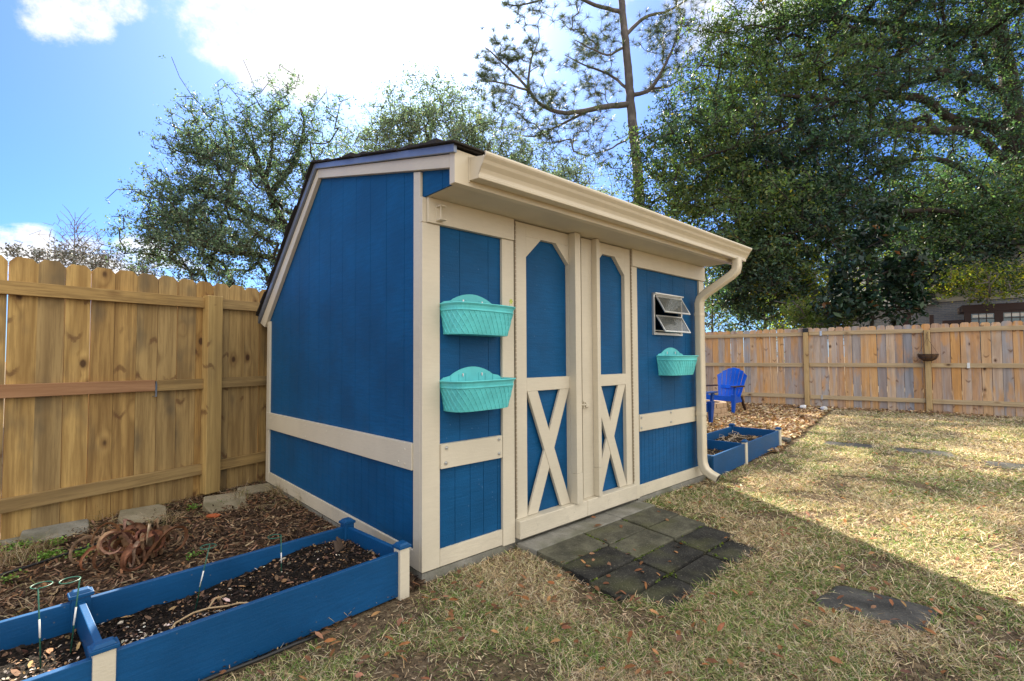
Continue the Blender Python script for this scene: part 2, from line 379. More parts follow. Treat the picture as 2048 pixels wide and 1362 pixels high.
# side siding in grooved strips
def side_strips(mb, ys, z0, z1f, xo, xi, gap=.0034):
    for a, b in zip(ys[:-1], ys[1:]):
        cuts = [a+gap/2, b-gap/2]
        if cuts[0] < 1.5 < cuts[1]: cuts.insert(1, 1.5)
        for c, d in zip(cuts[:-1], cuts[1:]):
            za, zb = z1f(c), z1f(d)
            if min(za, zb) <= z0: continue
            mb.hexa([(xo,c,z0),(xi,c,z0),(xi,d,z0),(xo,d,z0),(xo,c,za),(xi,c,za),(xi,d,zb),(xo,d,zb)])
ys_hi = [.02]+[.226+.2165*k for k in range(12)]+[2.76]; ys_hi = [y for y in ys_hi if y < 2.7]+[2.76]
ys_lo = [.02]+[.124+.1083*k for k in range(25)]; ys_lo = [y for y in ys_lo if y < 2.7]+[2.76]
for xs in (1, -1):
    f = (lambda x: x) if xs == 1 else (lambda x: XR-x)
    m = MB()
    side_strips(m, ys_lo, .03, lambda y: .61, f(.018), f(.028)); side_strips(m, ys_hi, .612, lambda y: top(y)-.01, f(.018), f(.028))
    side_strips(m, [-.283, -.17, .02], 2.076, lambda y: top(y)-.01, f(.018), f(.028))
    side_strips(m, [.021, 1.5, 2.75], .02, lambda y: top(y)-.02, f(.0245), f(.05), 0); side_strips(m, [-.28, .02], 2.078, lambda y: top(y)-.02, f(.0245), f(.05), 0)
    m.build('wall', M['blue'], shed)
    def bx(x0, x1, y0, y1, z0, z1, mb):
        a, b = sorted((f(x0), f(x1))); mb.box(a, b, y0, y1, z0, z1)
    c = MB(); c.hexa([(f(0),.0235,0),(f(.0175),.0235,0),(f(.0175),.094,0),(f(0),.094,0),(f(0),.0235,top(.02)-.075),(f(.0175),.0235,top(.02)-.075),(f(.0175),.094,top(.09)-.075),(f(0),.094,top(.09)-.075)])
    c.build('corner_trim', M['cream'], shed, .0025)
    c = MB(); bx(0, .0175, 2.695, 2.775, 0, 1.53, c); c.build('corner_trim', M['cream'], shed, .0025)
    c = MB(); bx(.002, .0172, .0955, 2.6935, 0, .098, c); c.build('base_trim', M['creamw'], shed, .003)
    c = MB(); za, zb = .539, .690; zc, zd = .505, .658
    c.hexa([(f(-.008),.0965,za),(f(.0172),.0965,za),(f(.0172),2.75,zc),(f(-.008),2.75,zc),(f(-.008),.0965,zb),(f(.0172),.0965,zb),(f(.0172),2.75,zd),(f(-.008),2.75,zd)])
    c.build('band', M['cream'], shed, .003)
    # rake boards
    c = MB(); a, b = f(-.014), f(.0165)
    c.prism([(a,-.279,top(-.279)),(a,-.279,top(-.279)-.070),(a,1.487,2.584),(a,1.497,2.654)], (b-a,0,0)); c.build('rake_board', M['cream'], shed, .002)
    c = MB(); c.prism([(a,1.500,2.652),(a,1.491,2.580),(a,2.812,1.480),(a,2.955,1.5265)], (b-a,0,0)); c.build('rake_board', M['cream'], shed, .002)
    c = MB(); a, b = f(-.034), f(-.0145)
    c.prism([(a,-.345,2.249),(a,-.345,2.206),(a,1.497,2.656),(a,1.515,2.700)], (b-a,0,0)); c.prism([(a,1.516,2.700),(a,1.499,2.655),(a,2.97,1.517),(a,3.02,1.535)], (b-a,0,0))
    c.build('drip_edge', M['drip'], shed, .002)
# small bolts on the side band
def bolt_mesh():
    m = MB(); m.tube([(0,0,0),(0,-.003,0)], .011, 12); m.tube([(0,-.003,0),(0,-.008,0)], [.0065,.0055], 6); m.tube([(0,-.008,0),(0,-.012,0)], [.0035,.003], 8); return m
nail0 = MB(); nail0.tube([(0,0,0),(-.003,0,0)], [.006,.004], 8); nail_me = nail0.mesh('bolt', M['creamw'])
for y, dz in [(.17,.03),(.17,.115),(.24,.035),(1.02,.03),(1.02,.115),(1.30,.11),(1.30,.025),(1.72,.03),(1.72,.12),(2.6,.11)]:
    o = bpy.data.objects.new('bolt', nail_me); COL.objects.link(o); o.parent = shed; o.location = (-.008, y, .537-.0135*y+dz)
# front siding with the window opening cut out
WX0, WX1, WZ0, WZ1 = 2.385, 2.86, 1.38, 1.725
def front_panel(m, xs, z0, z1, y0, y1, hole=None, gap=.0028):
    for a, b in zip(xs[:-1], xs[1:]):
        a2, b2 = a+gap/2, b-gap/2
        segs = [(a2, b2, z0, z1)]
        if hole and b2 > hole[0] and a2 < hole[1]:
            segs = []
            if a2 < hole[0]: segs.append((a2, hole[0], z0, z1))
            if b2 > hole[1]: segs.append((hole[1], b2, z0, z1))
            c, d = max(a2, hole[0]), min(b2, hole[1]); segs += [(c, d, z0, hole[2]), (c, d, hole[3], z1)]
        for p, q, r, s in segs: m.box(p, q, y0, y1, r, s)
H = (WX0, WX1, WZ0, WZ1)
m = MB()
front_panel(m, [.022,.12,.234,.345,.448,.56,.70], .03, .612, .018, .028); front_panel(m, [.022,.27,.49,.70], .614, 2.07, .018, .028)
front_panel(m, [.022,.70], .02, 2.071, .0245, .05, None, 0); m.build('wall', M['blue'], shed)
m = MB()
front_panel(m, [2.02,2.175,2.224,2.292,2.349,2.399,2.458,2.536,2.58,2.643,2.707,2.762,2.838,2.925,2.985,3.06,3.15,3.29], .03, .612, .018, .028)
front_panel(m, [2.02,2.30,2.52,2.74,2.96,3.18,3.29], .614, 2.07, .018, .028, H); front_panel(m, [2.02,3.28], .02, 2.071, .0245, .05, H, 0)
m.build('wall', M['blue'], shed)
m = MB(); m.box(.03, 3.29, 2.745, 2.765, .01, 1.55); m.build('wall', M['blue'], shed)
def board(name, x0, x1, z0, z1, y0=0., y1=.0175, mat='cream', bev=.0025):
    b = MB(); b.box(x0, x1, y0, y1, z0, z1); return b.build(name, M[mat], shed, bev)
board('corner_trim', 0, .117, 0, 1.929, 0, .023); board('door_post', .588, .690, -.008, 1.929, -.004)
board('door_post', 2.030, 2.112, -.006, 1.929, -.004); board('corner_trim', 3.222, XR, 0, 1.929, 0, .023)
board('header_board', .028, .684, 1.931, 2.072, -.016, .016); board('corner_trim', 0, .0265, 1.931, 2.072, .0, .023)
board('header_board', 2.030, XR, 1.931, 2.072, -.016, .016)
board('base_trim', .1185, .5865, 0, .096, .001, .0172, 'creamw'); board('base_trim', 2.1135, 3.2205, 0, .096, .001, .0172, 'creamw')
bolt_me = bolt_mesh().mesh('bolt', M['steel'])
for (x0, x1, bolts) in ((.1185, .577, [(.03,.03),(.035,.115),(.43,.03),(.43,.118)]), (2.1135, 3.2205, [(.02,.03),(.02,.115),(.50,.035),(.50,.12),(.96,.03),(.96,.115)])):
    b = board('band', x0, x1, .545, .683, -.012, .0172)
    for bx_, bz in bolts:
        o = bpy.data.objects.new('bolt', bolt_me); COL.objects.link(o); o.parent = shed; o.location = (x0+bx_, -.0125, .545+bz)
# doors
def door(x0, x1, ox0, ox1, mirror):
    d = MB(); d.box(x0, x1, .034, .048, .02, 2.066); d = d.build('door', M['blue'], shed)
    fr = MB(); Y0, Y1 = 0., .0335
    def p(poly): fr.prism([(x, Y0, z) for x, z in poly], (0, Y1-Y0, 0))
    zt, zs, cl, cr = 1.979, 1.840, ox0+(.146 if not mirror else .140), ox1-(.138 if not mirror else .135)
    p([(x0,.13),(ox0,.13),(ox0,2.066),(x0,2.066)]); p([(ox1,.13),(x1,.13),(x1,2.066),(ox1,2.066)])
    p([(ox0,zt),(ox1,zt),(ox1,2.066),(ox0,2.066)]); p([(ox0,zs),(cl,zt),(ox0,zt)]); p([(ox1,zs),(ox1,zt),(cr,zt)])
    p([(ox0,.946),(ox1,.946),(ox1,1.034),(ox0,1.034)])
    fr.build('door_frame', M['cream'], d, .0015)
    cb = MB(); w = .098; zb, z2 = .131, .945
    A = (ox0+.004, ox1-.004)
    cb.prism([(A[0],-.001,z2),(A[0]+w,-.001,z2),(A[1],-.001,zb),(A[1]-w,-.001,zb)][::-1], (0,.022,0))
    cb.prism([(A[1]-w,.003,z2),(A[1],.003,z2),(A[0]+w,.003,zb),(A[0],.003,zb)][::-1], (0,.018,0))
    cb.build('cross_brace', M['cream'], d, .002)
    r = MB(); r.box(x0-.004, x1+.004, -.042, .0325, .014, .1285); r.build('bottom_rail', M['creamw'], d, .006)
    s = MB(); sx = (1.237, 1.297) if not mirror else (1.502, 1.540); dp = -.062 if not mirror else -.050
    s.box(sx[0], sx[1], dp, -.001, .345, 2.070); s.box(sx[0]-.001, sx[1]+.001, dp-.0015, -.001, .131, .3435)
    s.build('stiffener', M['cream'], d, .002)
    hx = x0-.004 if not mirror else x1+.004
    h = MB(); h.box(hx-.004, hx+.004, -.0055, .01, .14, 2.062)
    k = 0; z = .15
    while z < 2.05:
        h.tube([(hx,-.008,z),(hx,-.008,z+.022)], .0058, 8); z += .0285
    h.build('hinge', M['hinge'], d)
    return d
dl = door(.702, 1.372, .805, 1.237, False); dr = door(1.381, 2.016, 1.505, 1.936, True)
l = MB(); l.box(1.330, 1.366, -.012, -.001, .80, .84); l.box(1.386, 1.435, -.012, -.001, .795, .845); l.tube([(1.345,-.02,.82),(1.43,-.02,.82)], .007, 10)
l.box(1.3605,1.368,-.03,-.012,.795,.845); l.box(1.388,1.428,-.028,-.012,.803,.837); l.build('latch', M['creamw'], dr, .002)
# painted bracket on the header
b = MB(); b.box(.076, .122, -.021, -.0165, 1.942, 2.03); b.tube([(.086,-.055,1.95),(.086,-.055,2.022)], .0035, 8)
for z in (1.945, 2.022): b.box(.078, .120, -.066, -.021, z, z+.005)
b.build('bracket', M['cream'], shed, .001)
# window
m = MB(); t_ = .018
m.box(WX0-.012, WX1+.012, -.004, .03, WZ1-.006, WZ1+.014); m.box(WX0-.012, WX1+.012, -.004, .03, WZ0-.014, WZ0+.008)
m.box(WX0-.012, WX0+.008, -.003, .03, WZ0+.008, WZ1-.006); m.box(WX1-.008, WX1+.012, -.003, .03, WZ0+.008, WZ1-.006)
m.box(WX0+.01, WX1-.01, .0, .02, WZ0+.02, WZ0+.028); m.tube([(WX1-.06,-.012,WZ0+.012),(WX1-.02,-.012,WZ0+.010)], .009, 8); m.box(WX0-.012, WX1+.012, -.022, -.004, WZ1+.002, WZ1+.014)
win = m.build('window', M['alu'], shed, .0015)
m = MB(); m.box(WX0-.03, WX1+.03, .35, .36, WZ0-.2, WZ1+.2); m.build('window_shade_sheet', M['dark'], win)  # dark sheet added in place of the unlit shed interior
for zt in (1.712, 1.541):
    an = R(30); dy, dz = -math.sin(an), -math.cos(an); L = .176
    def sp(x, q, off): return (x, -.008+dy*q-math.cos(an)*off, zt+dz*q+math.sin(an)*off)
    s = MB()
    def bar(x0, x1, q0, q1, t=.010):
        s.hexa([sp(x0,q0,t/2),sp(x1,q0,t/2),sp(x1,q0,-t/2),sp(x0,q0,-t/2),sp(x0,q1,t/2),sp(x1,q1,t/2),sp(x1,q1,-t/2),sp(x0,q1,-t/2)])
    xa, xb = WX0+.012, WX1-.012
    bar(xa, xb, 0, .012); bar(xa, xb, L-.013, L); bar(xa, xa+.013, .0125, L-.0135); bar(xb-.013, xb, .0125, L-.0135)
    s.build('sash', M['alu'], win, .001)
    g = MB(); g.hexa([sp(xa+.013,.012,.002),sp(xb-.013,.012,.002),sp(xb-.013,.012,-.002),sp(xa+.013,.012,-.002),sp(xa+.013,L-.013,.002),sp(xb-.013,L-.013,.002),sp(xb-.013,L-.013,-.002),sp(xa+.013,L-.013,-.002)])
    g.build('pane', M['glass'], win)
# roof deck and shingle courses
m = MB(); XA, XB = -.030, 3.355
m.prism([(XA,-.345,2.241),(XA,-.345,2.249),(XA,1.515,2.702),(XA,3.03,1.536),(XA,3.02,1.528),(XA,1.505,2.660)], (XB-XA,0,0))
def courses(p, q, n):
    p, q = np.array(p), np.array(q); d = (q-p)/n; nn = np.array([-d[1], d[0]]); nn /= np.linalg.norm(nn); nn *= np.sign(nn[1])
    for k in range(n):
        a = p+d*k-d*.05; b = p+d*(k+1.12); segs = 12
        x0 = XA-.022+rnd.uniform(-.014, .008)
        xs = [x0]+[XA+(XB-XA)*(j+rnd.uniform(-.2,.2)+.5*(k % 2))/segs for j in range(1, segs)]+[XB+.02]
        for j in range(segs):
            li = rnd.uniform(.003, .006)+(rnd.choice((0,.004,.009,.018)) if j == 0 and 0 < k else 0)
            A0, A1 = a+nn*.001, a+nn*(li+.004); B0, B1 = b+nn*.0005, b+nn*.004
            m.hexa([(xs[j],A0[0],A0[1]),(xs[j+1]-.003,A0[0],A0[1]),(xs[j+1]-.003,B0[0],B0[1]),(xs[j],B0[0],B0[1]),
                    (xs[j],A1[0],A1[1]),(xs[j+1]-.003,A1[0],A1[1]),(xs[j+1]-.003,B1[0],B1[1]),(xs[j],B1[0],B1[1])])
courses((-.362, 2.247), (1.515, 2.703), 13); courses((3.045, 1.527), (1.515, 2.703), 13)
for j in range(11):   # ridge caps
    x0 = XA-.02+j*.31; m.prism([(x0,1.36,2.672+.012),(x0,1.515,2.722),(x0,1.64,2.622),(x0,1.64,2.612),(x0,1.515,2.706),(x0,1.36,2.667)], (.33 if j < 10 else .28,0,0))
m.build('roof', M['shingle'], shed)
board('fascia', -.016, 3.338, 2.060, 2.232, -.328, -.282, 'gutter', .002)
b = MB(); b.box(.0295, XR-.03, -.2815, .022, 2.0735, 2.085); b.build('soffit', M['soffit'], shed)
m = MB(); m.box(.03, XR-.03, .03, 2.74, -.16, .018); m.build('foundation', M['concrete'], shed)
for q_ in ((.004, .62, .006, .06), (2.1, 3.3, .006, .06), (.006, .03, .0605, 2.7)): MB().box(*q_, -.12, -.006).build('footing', M['concrete'], shed)
# K-style gutter
prof = [(-.330,2.212),(-.330,2.090),(-.404,2.082),(-.409,2.084),(-.411,2.096),(-.409,2.099),(-.410,2.112),(-.415,2.126),(-.424,2.140),(-.436,2.154),(-.450,2.167),(-.462,2.178),(-.468,2.184),(-.471,2.192),(-.469,2.201),(-.461,2.206),(-.455,2.206)]
inn = [(-.459,2.198),(-.460,2.184),(-.441,2.152),(-.420,2.132),(-.408,2.110),(-.404,2.094),(-.334,2.100),(-.334,2.212)]
poly = prof+inn; XG0, XG1 = .074, 3.352
m = MB(); m.sweep([[(x, y, z+.004*math.sin(x*1.3)) for y, z in poly] for x in np.linspace(XG0, XG1, 14)], None)
for x in (XG0+.001, XG1-.003): m.prism([(x, y, z) for y, z in prof[:14]+[(-.452,2.186)]], (.002,0,0))
m.box(XG0-.003, XG0+.004, -.333, -.329, 2.08, 2.215)
gut = m.build('gutter', M['gutter'], shed, .0012)
# downspout
def rsec(c, t, w, d, rib):   # rounded rectangular section with ribs, x = width axis
    t = np.array(t)/np.linalg.norm(t); ax = np.array([1.,0,0])-t*t[0]; ax /= np.linalg.norm(ax); ay = np.cross(t, ax); pts = []
    for k in range(28):
        an = 2*math.pi*k/28; cx, sx = math.cos(an), math.sin(an)
        px = w*math.copysign(abs(cx)**.42, cx); py = d*math.copysign(abs(sx)**.42, sx)
        rr = 1-.045*(k % 2)*rib
        pts.append(np.array(c)+ax*px*rr+ay*py*rr)
    return pts
way = [(3.185,-.392,2.09),(3.185,-.392,2.02),(3.18,-.385,1.975),(3.165,-.352,1.935),(3.13,-.22,1.845),(3.112,-.115,1.775),(3.105,-.072,1.735),(3.103,-.058,1.69),(3.103,-.057,1.0),(3.105,-.057,.20),(3.106,-.062,.14),(3.11,-.085,.085),(3.118,-.135,.045),(3.126,-.20,.018)]
secs = []
for i, p in enumerate(way):
    t = np.array(way[min(i+1, len(way)-1)])-np.array(way[max(i-1, 0)]); secs.append(rsec(p, t, .047, .036, 1))
m = MB(); m.sweep(secs, None, cap=False); ds = m.build('downspout', M['gutter'], shed, smooth=True)
for z in (1.58, .62):
    m = MB(); a, b = rsec((3.103,-.057,z-.014), (0,0,-1), .050, .039, 0), rsec((3.103,-.057,z+.014), (0,0,-1), .050, .039, 0)
    m.sweep([b, a], None); m.build('strap', M['gutter'], ds)
m = MB(); s2 = [rsec(np.array(way[k])+(0 if k < 13 else 0), np.array(way[k])-np.array(way[k-1]), .042, .031, 0) for k in (12, 13)]; m.sweep(s2, None); m.build('outlet_shade_plug', M['dark'], ds)  # dark plug painted as the shade inside the pipe mouth

# ------------------------------------------------------------------ wall planters
def planter_mesh():
    m = MB(); nt = 30
    def arc(w, d):
        an = np.linspace(0, math.pi, 400); x = w*np.sign(np.cos(an))*np.abs(np.cos(an))**.50; y = -d*np.abs(np.sin(an))**.42
        l = np.concatenate([[0], np.cumsum(np.hypot(np.diff(x), np.diff(y)))]); return lambda f: (np.interp(f*l[-1], l, x), np.interp(f*l[-1], l, y))
    def out(t, z, e=0):
        g = arc(.203+.027*t+e, .150+.038*t+e); return [(*g(k/nt), z) for k in range(nt+1)]
    secs = [out(0, 0), out(.45, .07), out(.82, .130), out(.84, .134, .006), out(.84, .142, .006), out(.86, .143, .002), out(.95, .160, .004), out(1.0, .172, .012), out(1.0, .176, .010),
            out(.95, .172, .001), out(.8, .135, -.006), out(.1, .012, -.006)]
    n = nt+1; vs = [p for s in secs for p in s]
    fs = [(i*n+k, i*n+k+1, (i+1)*n+k+1, (i+1)*n+k) for i in range(len(secs)-1) for k in range(n-1)]
    fs += [tuple(range(n)), tuple(range((len(secs)-1)*n, len(secs)*n))[::-1]]
    m.add(vs, fs)
    # arched back plate
    arch = [(-.19,.0),(-.236,.150),(-.232,.176),(-.205,.192),(-.180,.196)]+[(-.16+.32*k/14, .200+.050*math.sin(math.pi*k/14)**.8) for k in range(15)]+[(.180,.196),(.205,.192),(.232,.176),(.236,.150),(.19,.0)]
    m.prism([(x, -.001, z) for x, z in arch][::-1], (0,-.007,0))
    for x in (-.16,-.10,-.05,.05,.10,.16): m.tube([(x,-.0095,.10),(x,-.0095,.215-.4*abs(x)**1.8)], .0022, 6)
    for sg in (1, -1):     # raised diagonal lattice
        for j in range(-5, 27):
            pts = []
            for q in range(9):
                t = q/8; fr = (j+sg*t*2.2)/20
                if not .0 <= fr <= 1.0: continue
                x, y = arc(.203+.027*t*.82, .150+.038*t*.82)(fr); pts.append((x, y, .004+t*.126))
            if len(pts) >= 3: m.tube(pts, .0042 if sg > 0 else .0032, 5)
    return m
pm = planter_mesh().mesh('wall_planter', M['teal']); pm.polygons.foreach_set('use_smooth', [False]*len(pm.polygons))
hk = MB(); hk.tube([(0,-.008,.0),(0,-.013,.0)], .0055, 8); hk.tube([(0,-.011,.0),(0,-.012,-.014)], .0035, 6)
hk_me = hk.mesh('hook_screw', M['steel'])
for (x, z, tilt, lab) in ((.356, 1.303, .012, 'upper of two teal lattice planters hung one above the other left of the shed doors'), (.358, .868, -.012, 'lower of two teal lattice planters hung one above the other left of the shed doors'), (2.672, 1.005, 0, 'teal lattice planter hung on the blue wall under the small window')):
    e = empty('wall_planter', W(x, .0165, z), SA, lab, 'planter', 'teal planters hung on the shed front')
    e.rotation_euler[1] = tilt
    for nm, me, x_ in (('basket', pm, 0), ('hook_screw', hk_me, -.072), ('hook_screw', hk_me, .072)):
        o = bpy.data.objects.new(nm, me); COL.objects.link(o); o.parent = e; o.location = (x_, 0, .207 if x_ else 0)
fl = MB(); p = (.535, -.13, 1.50)
fl.tube([(0,0,-.05),(.004,0,.0),(.01,0,.012)], .0016, 6)
for a in range(6):
    an = a*math.pi/3; fl.prism([(.01,-.002,.012),(.01+.013*math.cos(an-.35),-.004,.012+.013*math.sin(an-.35)),(.01+.017*math.cos(an),-.005,.012+.017*math.sin(an)),(.01+.013*math.cos(an+.35),-.004,.012+.013*math.sin(an+.35))], (0,.002,0))
fo = fl.build('flower_pick', M['flower']); fo.location = W(*p); fo.rotation_euler = (0,0,SA)
tag(fo, 'tiny lime green flower pick stuck in the rim of the upper teal planter', 'ornament')

# ------------------------------------------------------------------ fences
def picket_mesh(name, w, h, mat, ear=.034):
    m = MB(); a = w/2
    m.prism([(-a,0,0),(a,0,0),(a,0,h-ear),(a-ear*.9,0,h),(-a+ear*.9,0,h),(-a,0,h-ear)], (0,.015,0)); return m.mesh(name, mat)
LB = np.array([-2.664, 4.421, -.04]); LA = R(90-28.1)
lf = empty('picket_fence', LB, LA, 'new yellowish pine dog ear fence beside the shed and the mulch bed', 'fence')
pmL = [picket_mesh('picket', w, 1.925, M['woodL'], .036) for w in (.1475, .1465, .1490)]
k = -14
while k*.1515-.065 < 2.6:
    x = -.065+k*.1515+rnd.uniform(-.0012,.0012); o = bpy.data.objects.new('picket', pmL[k % 3]); COL.objects.link(o); o.parent = lf
    o.location = (x, .082+rnd.uniform(-.001,.001), -.012+rnd.uniform(-.004,.004)); o.rotation_euler = (0, rnd.uniform(-.0018,.0018), 0); k += 1
def rail(parent, x0, x1, z0a, z0b, h, mat, y0=.042, y1=.0805):
    m = MB(); L = x1-x0; c = (x0+x1)/2; za, zb = z0a-(z0a+z0b)/2, z0b-(z0a+z0b)/2
    m.hexa([(-L/2,y0,za-h/2),(L/2,y0,zb-h/2),(L/2,y1,zb-h/2),(-L/2,y1,za-h/2),(-L/2,y0,za+h/2),(L/2,y0,zb+h/2),(L/2,y1,zb+h/2),(-L/2,y1,za+h/2)])
    o = m.build('rail', mat, parent, .003); o.location = (c, 0, (z0a+z0b)/2+.04); return o
for za, zb, zc, zd in ((1.652, 1.674, 1.684, 1.72),):
    rail(lf, -2.3, -.086, 1.640, 1.674, .092, M['railL']); rail(lf, .048, 2.6, 1.678, 1.72, .092, M['railL'])
rail(lf, -2.3, -.474, .972, .957, .090, M['railRed']); rail(lf, -.462, -.086, .955, .951, .090, M['railL']); rail(lf, .048, 2.6, .953, .958, .092, M['railL'])
rail(lf, -2.3, -.086, .222, .200, .092, M['railL']); rail(lf, .048, 2.6, .202, .21, .092, M['railL'])
for x in (-.02, -2.45, 2.4):
    m = MB(); m.box(-.066, .066, -.046, .046, -.9, .86); o = m.build('post', M['postL'], lf, .006); o.location = (x, .034, .92)
m = MB(); m.box(-.474, -.462, .036, .0415, .906, 1.012); m.box(-.4675,-.4625,.0418,.085,1.002,1.030); m.box(-.477,-.470,.037,.08,.905,.911); m.build('rail_bracket', M['steel'], lf)

RB = np.array([7.031, 11.731, -.04]); RA = math.atan2(-.6033, .7975)
rf = empty('picket_fence', RB, RA, 'weathered grey and orange dog ear fence across the back of the lawn', 'fence')
pmR = [picket_mesh('picket', w, 1.90, M['woodR'], .030) for w in (.1465, .1480, .1455)]
x = -5.0; k = 0
while x < 5.6:
    o = bpy.data.objects.new('picket', pmR[k % 3]); COL.objects.link(o); o.parent = rf
    o.location = (x, .082+rnd.uniform(0,.003), -.02+rnd.uniform(-.012,.012)); o.rotation_euler = (0, rnd.uniform(-.004,.004), 0); x += .1535; k += 1
for a, b in ((-5.1, -.064), (.064, 2.17), (2.28, 5.7)):
    rail(rf, a, b, 1.708, 1.70, .090, M['railR']); rail(rf, a, b, .962, .958, .090, M['railR']); rail(rf, a, b, .200, .208, .092, M['railR'])
for x, zt in ((0, 1.78), (2.225, 1.752), (-4.3, 1.78), (5.6, 1.75)):
    m = MB(); m.box(-.05, .05, -.05, .05, -(zt+.4)/2, (zt+.4)/2); o = m.build('post', M['postR'], rf, .005); o.location = (x, .032, (zt+.4)/2-.4)
m = MB()
for x, z in ((.31, 1.745), (.30, .24), (2.86, 1.0)): m.box(x-.022, x+.022, .035, .0415, z-.055, z+.055)
m.build('rail_bracket', M['steel'], rf)
def RW(x, y, z):
    c, s = math.cos(RA), math.sin(RA); return RB+np.array([c*x-s*y, s*x+c*y, z])
m = MB(); m.box(-.058,.058,-.058,.058,0,.018); m.box(-.05,.05,-.05,.05,.018,.075)
for i in range(5):
    q = -.04+i*.02
    for yy in (-.053, .050): m.box(q-.004, q+.004, yy, yy+.003, .02, .073)
    for xx in (-.053, .050): m.box(xx, xx+.003, q-.004, q+.004, .02, .073)
m.hexa([(-.064,-.064,.075),(.064,-.064,.075),(.064,.064,.075),(-.064,.064,.075),(-.045,-.045,.10),(.045,-.045,.10),(.045,.045,.10),(-.045,.045,.10)])
sl = m.build('post_cap_light', M['black'], None, .002); sl.location = RW(0, .032, 1.781); sl.rotation_euler = (0,0,RA); tag(sl, 'black solar post cap light on top of the weathered fence post', 'lamp')
# hanging basket
hb = empty('hanging_basket', RW(2.222, -.13, 1.10), RA, 'wire hanging basket with coir liner and dead vine on the weathered fence post', 'basket')
m = MB(); NB = 20; secs = []
for r_, z in ((.03,-.005),(.09,.008),(.135,.045),(.160,.095),(.170,.135),(.158,.135),(.145,.09),(.10,.05),(.02,.045)):
    secs.append([(r_*math.cos(2*math.pi*k/NB), r_*.95*math.sin(2*math.pi*k/NB), z+rnd.uniform(-.004,.004)) for k in range(NB)])
m.sweep(secs, None); m.build('liner', M['coir'], hb)
m = MB()
for z, r_ in ((.14,.174),(.07,.152)): m.tube([(r_*math.cos(2*math.pi*k/24), r_*.95*math.sin(2*math.pi*k/24), z) for k in range(25)], .0035, 6)
for k in range(10):
    an = 2*math.pi*k/10; m.tube([(r_*math.cos(an), r_*.95*math.sin(an), z) for r_, z in ((.176,.14),(.165,.09),(.13,.035),(.07,-.004),(.0,-.01))], .0028, 5)
m.build('wire_frame', M['black'], hb)
m = MB()
for an in (R(90), R(205), R(335)): m.tube([(.174*math.cos(an), .165*math.sin(an), .14), (.03*math.cos(an), .03*math.sin(an)+.05, .42), (0, .07, .50)], .0028, 5)
m.tube([(0,.07,.50),(0,.07,.56),(.01,.085,.60)], .006, 6); m.build('hanger', M['rust'], hb)
m = MB()
for j in range(9):
    p = np.array([-.15+rnd.uniform(-.02,.05), rnd.uniform(-.06,.06), .13]); pts = [p]
    for q in range(9): p = p+np.array([rnd.uniform(-.05,.028), rnd.uniform(-.02,.02), rnd.uniform(-.07,.02) if q > 1 else .03]); pts.append(p)
    m.tube(pts, .0025, 4)
m.build('dead_vine', M['vine'], hb)

# ------------------------------------------------------------------ raised beds
def cap_mesh(s, w):
    m = MB(); m.box(-s,s,-w,w,0,.014); a, c = s-.005, w-.005; b, d = s-.016, w-.014
    m.hexa([(-a,-c,.014),(a,-c,.014),(a,c,.014),(-a,c,.014),(-b,-d,.026),(b,-d,.026),(b,d,.026),(-b,d,.026)]); return m
def raised_bed(loc, rz, panels, width, h, label, skip_first=False):
    """local x runs along the bed from the first post; posts at every panel joint; y = 0 is the lawn side"""
    e = empty('raised_bed', loc, rz, label, 'raised bed'); xs = [0]
    for p in panels: xs.append(xs[-1]+p)
    cms = [cap_mesh(.036, .036).mesh('post_cap', M['bluebed']), cap_mesh(.040, .030).mesh('post_cap', M['bluebed'])]; bl = M['bluebed']
    for i, x in enumerate(xs):
        for y in (0, width):
            if skip_first and i == 0 and y == 0: continue
            mid = 0 < i < len(xs)-1; hw = .031 if mid else .029; dp = .024 if mid else .030; cm = cms[1] if mid else cms[0]
            o = MB().box(-hw,hw,-dp,dp,-.05,h+.004).build('post', M['cream'] if y == 0 else bl, e, .004); o.location = (x, y, 0)
            c = bpy.data.objects.new('post_cap', cm); COL.objects.link(c); c.parent = e; c.location = (x, y, h+.0045)
            b = c.modifiers.new('bevel', 'BEVEL'); b.width = .0025; b.segments = 2
        y0, y1 = (.0125, width-.0125) if width > 0 else (width+.0125, -.0125)
        o = MB().box(-.012,.012,0,y1-y0,0,h-.012).build('end_board' if i in (0, len(xs)-1) else 'divider', bl, e, .003); o.location = (x, y0, 0)
    for a, b in zip(xs[:-1], xs[1:]):
        for y in (0, width):
            q0 = -.03 if skip_first and a == 0 and y == 0 else .0125; o = MB().box(0, b-a-q0-.0125, -.012, .012, 0, h-.012).build('side_board', bl, e, .003); o.location = (a+q0, y, 0)
    return e, xs
def soil(name, e, xs, width, fz, seed, label, chips, extra=None):
    """soil surface inside one bed as a lumpy sheet plus pieces scattered on it"""
    L0, L1 = xs[0]+.013, xs[-1]-.013; nx, ny = int((L1-L0)/.012), int((abs(width)-.03)/.012)
    X, Y = np.meshgrid(np.linspace(L0, L1, nx), np.linspace(min(0,width)+.0125, max(0,width)-.0125, ny), indexing='ij'); P = np.stack([X.ravel(), Y.ravel()], 1)
    zf = lambda P: fz(P)+.030*(fbm(P, .14, seed)-.5)+.016*(fbm(P, .035, seed+5)-.5)
    Z = zf(P); i = np.arange(nx*ny).reshape(nx, ny)
    F = np.stack([i[:-1,:-1], i[1:,:-1], i[1:,1:], i[:-1,1:]], -1).reshape(-1, 4)
    o = raw_mesh(name, np.concatenate([P, Z[:,None]], 1), F, M['soil'], smooth=True); o.location = e.location; o.rotation_euler = e.rotation_euler
    tag(o, label, 'soil', kind='stuff')
    n, pal, dens = chips; q = np.stack([rng.uniform(L0, L1, n), rng.uniform(min(0,width)+.02, max(0,width)-.02, n)], 1)
    return o, zf, q
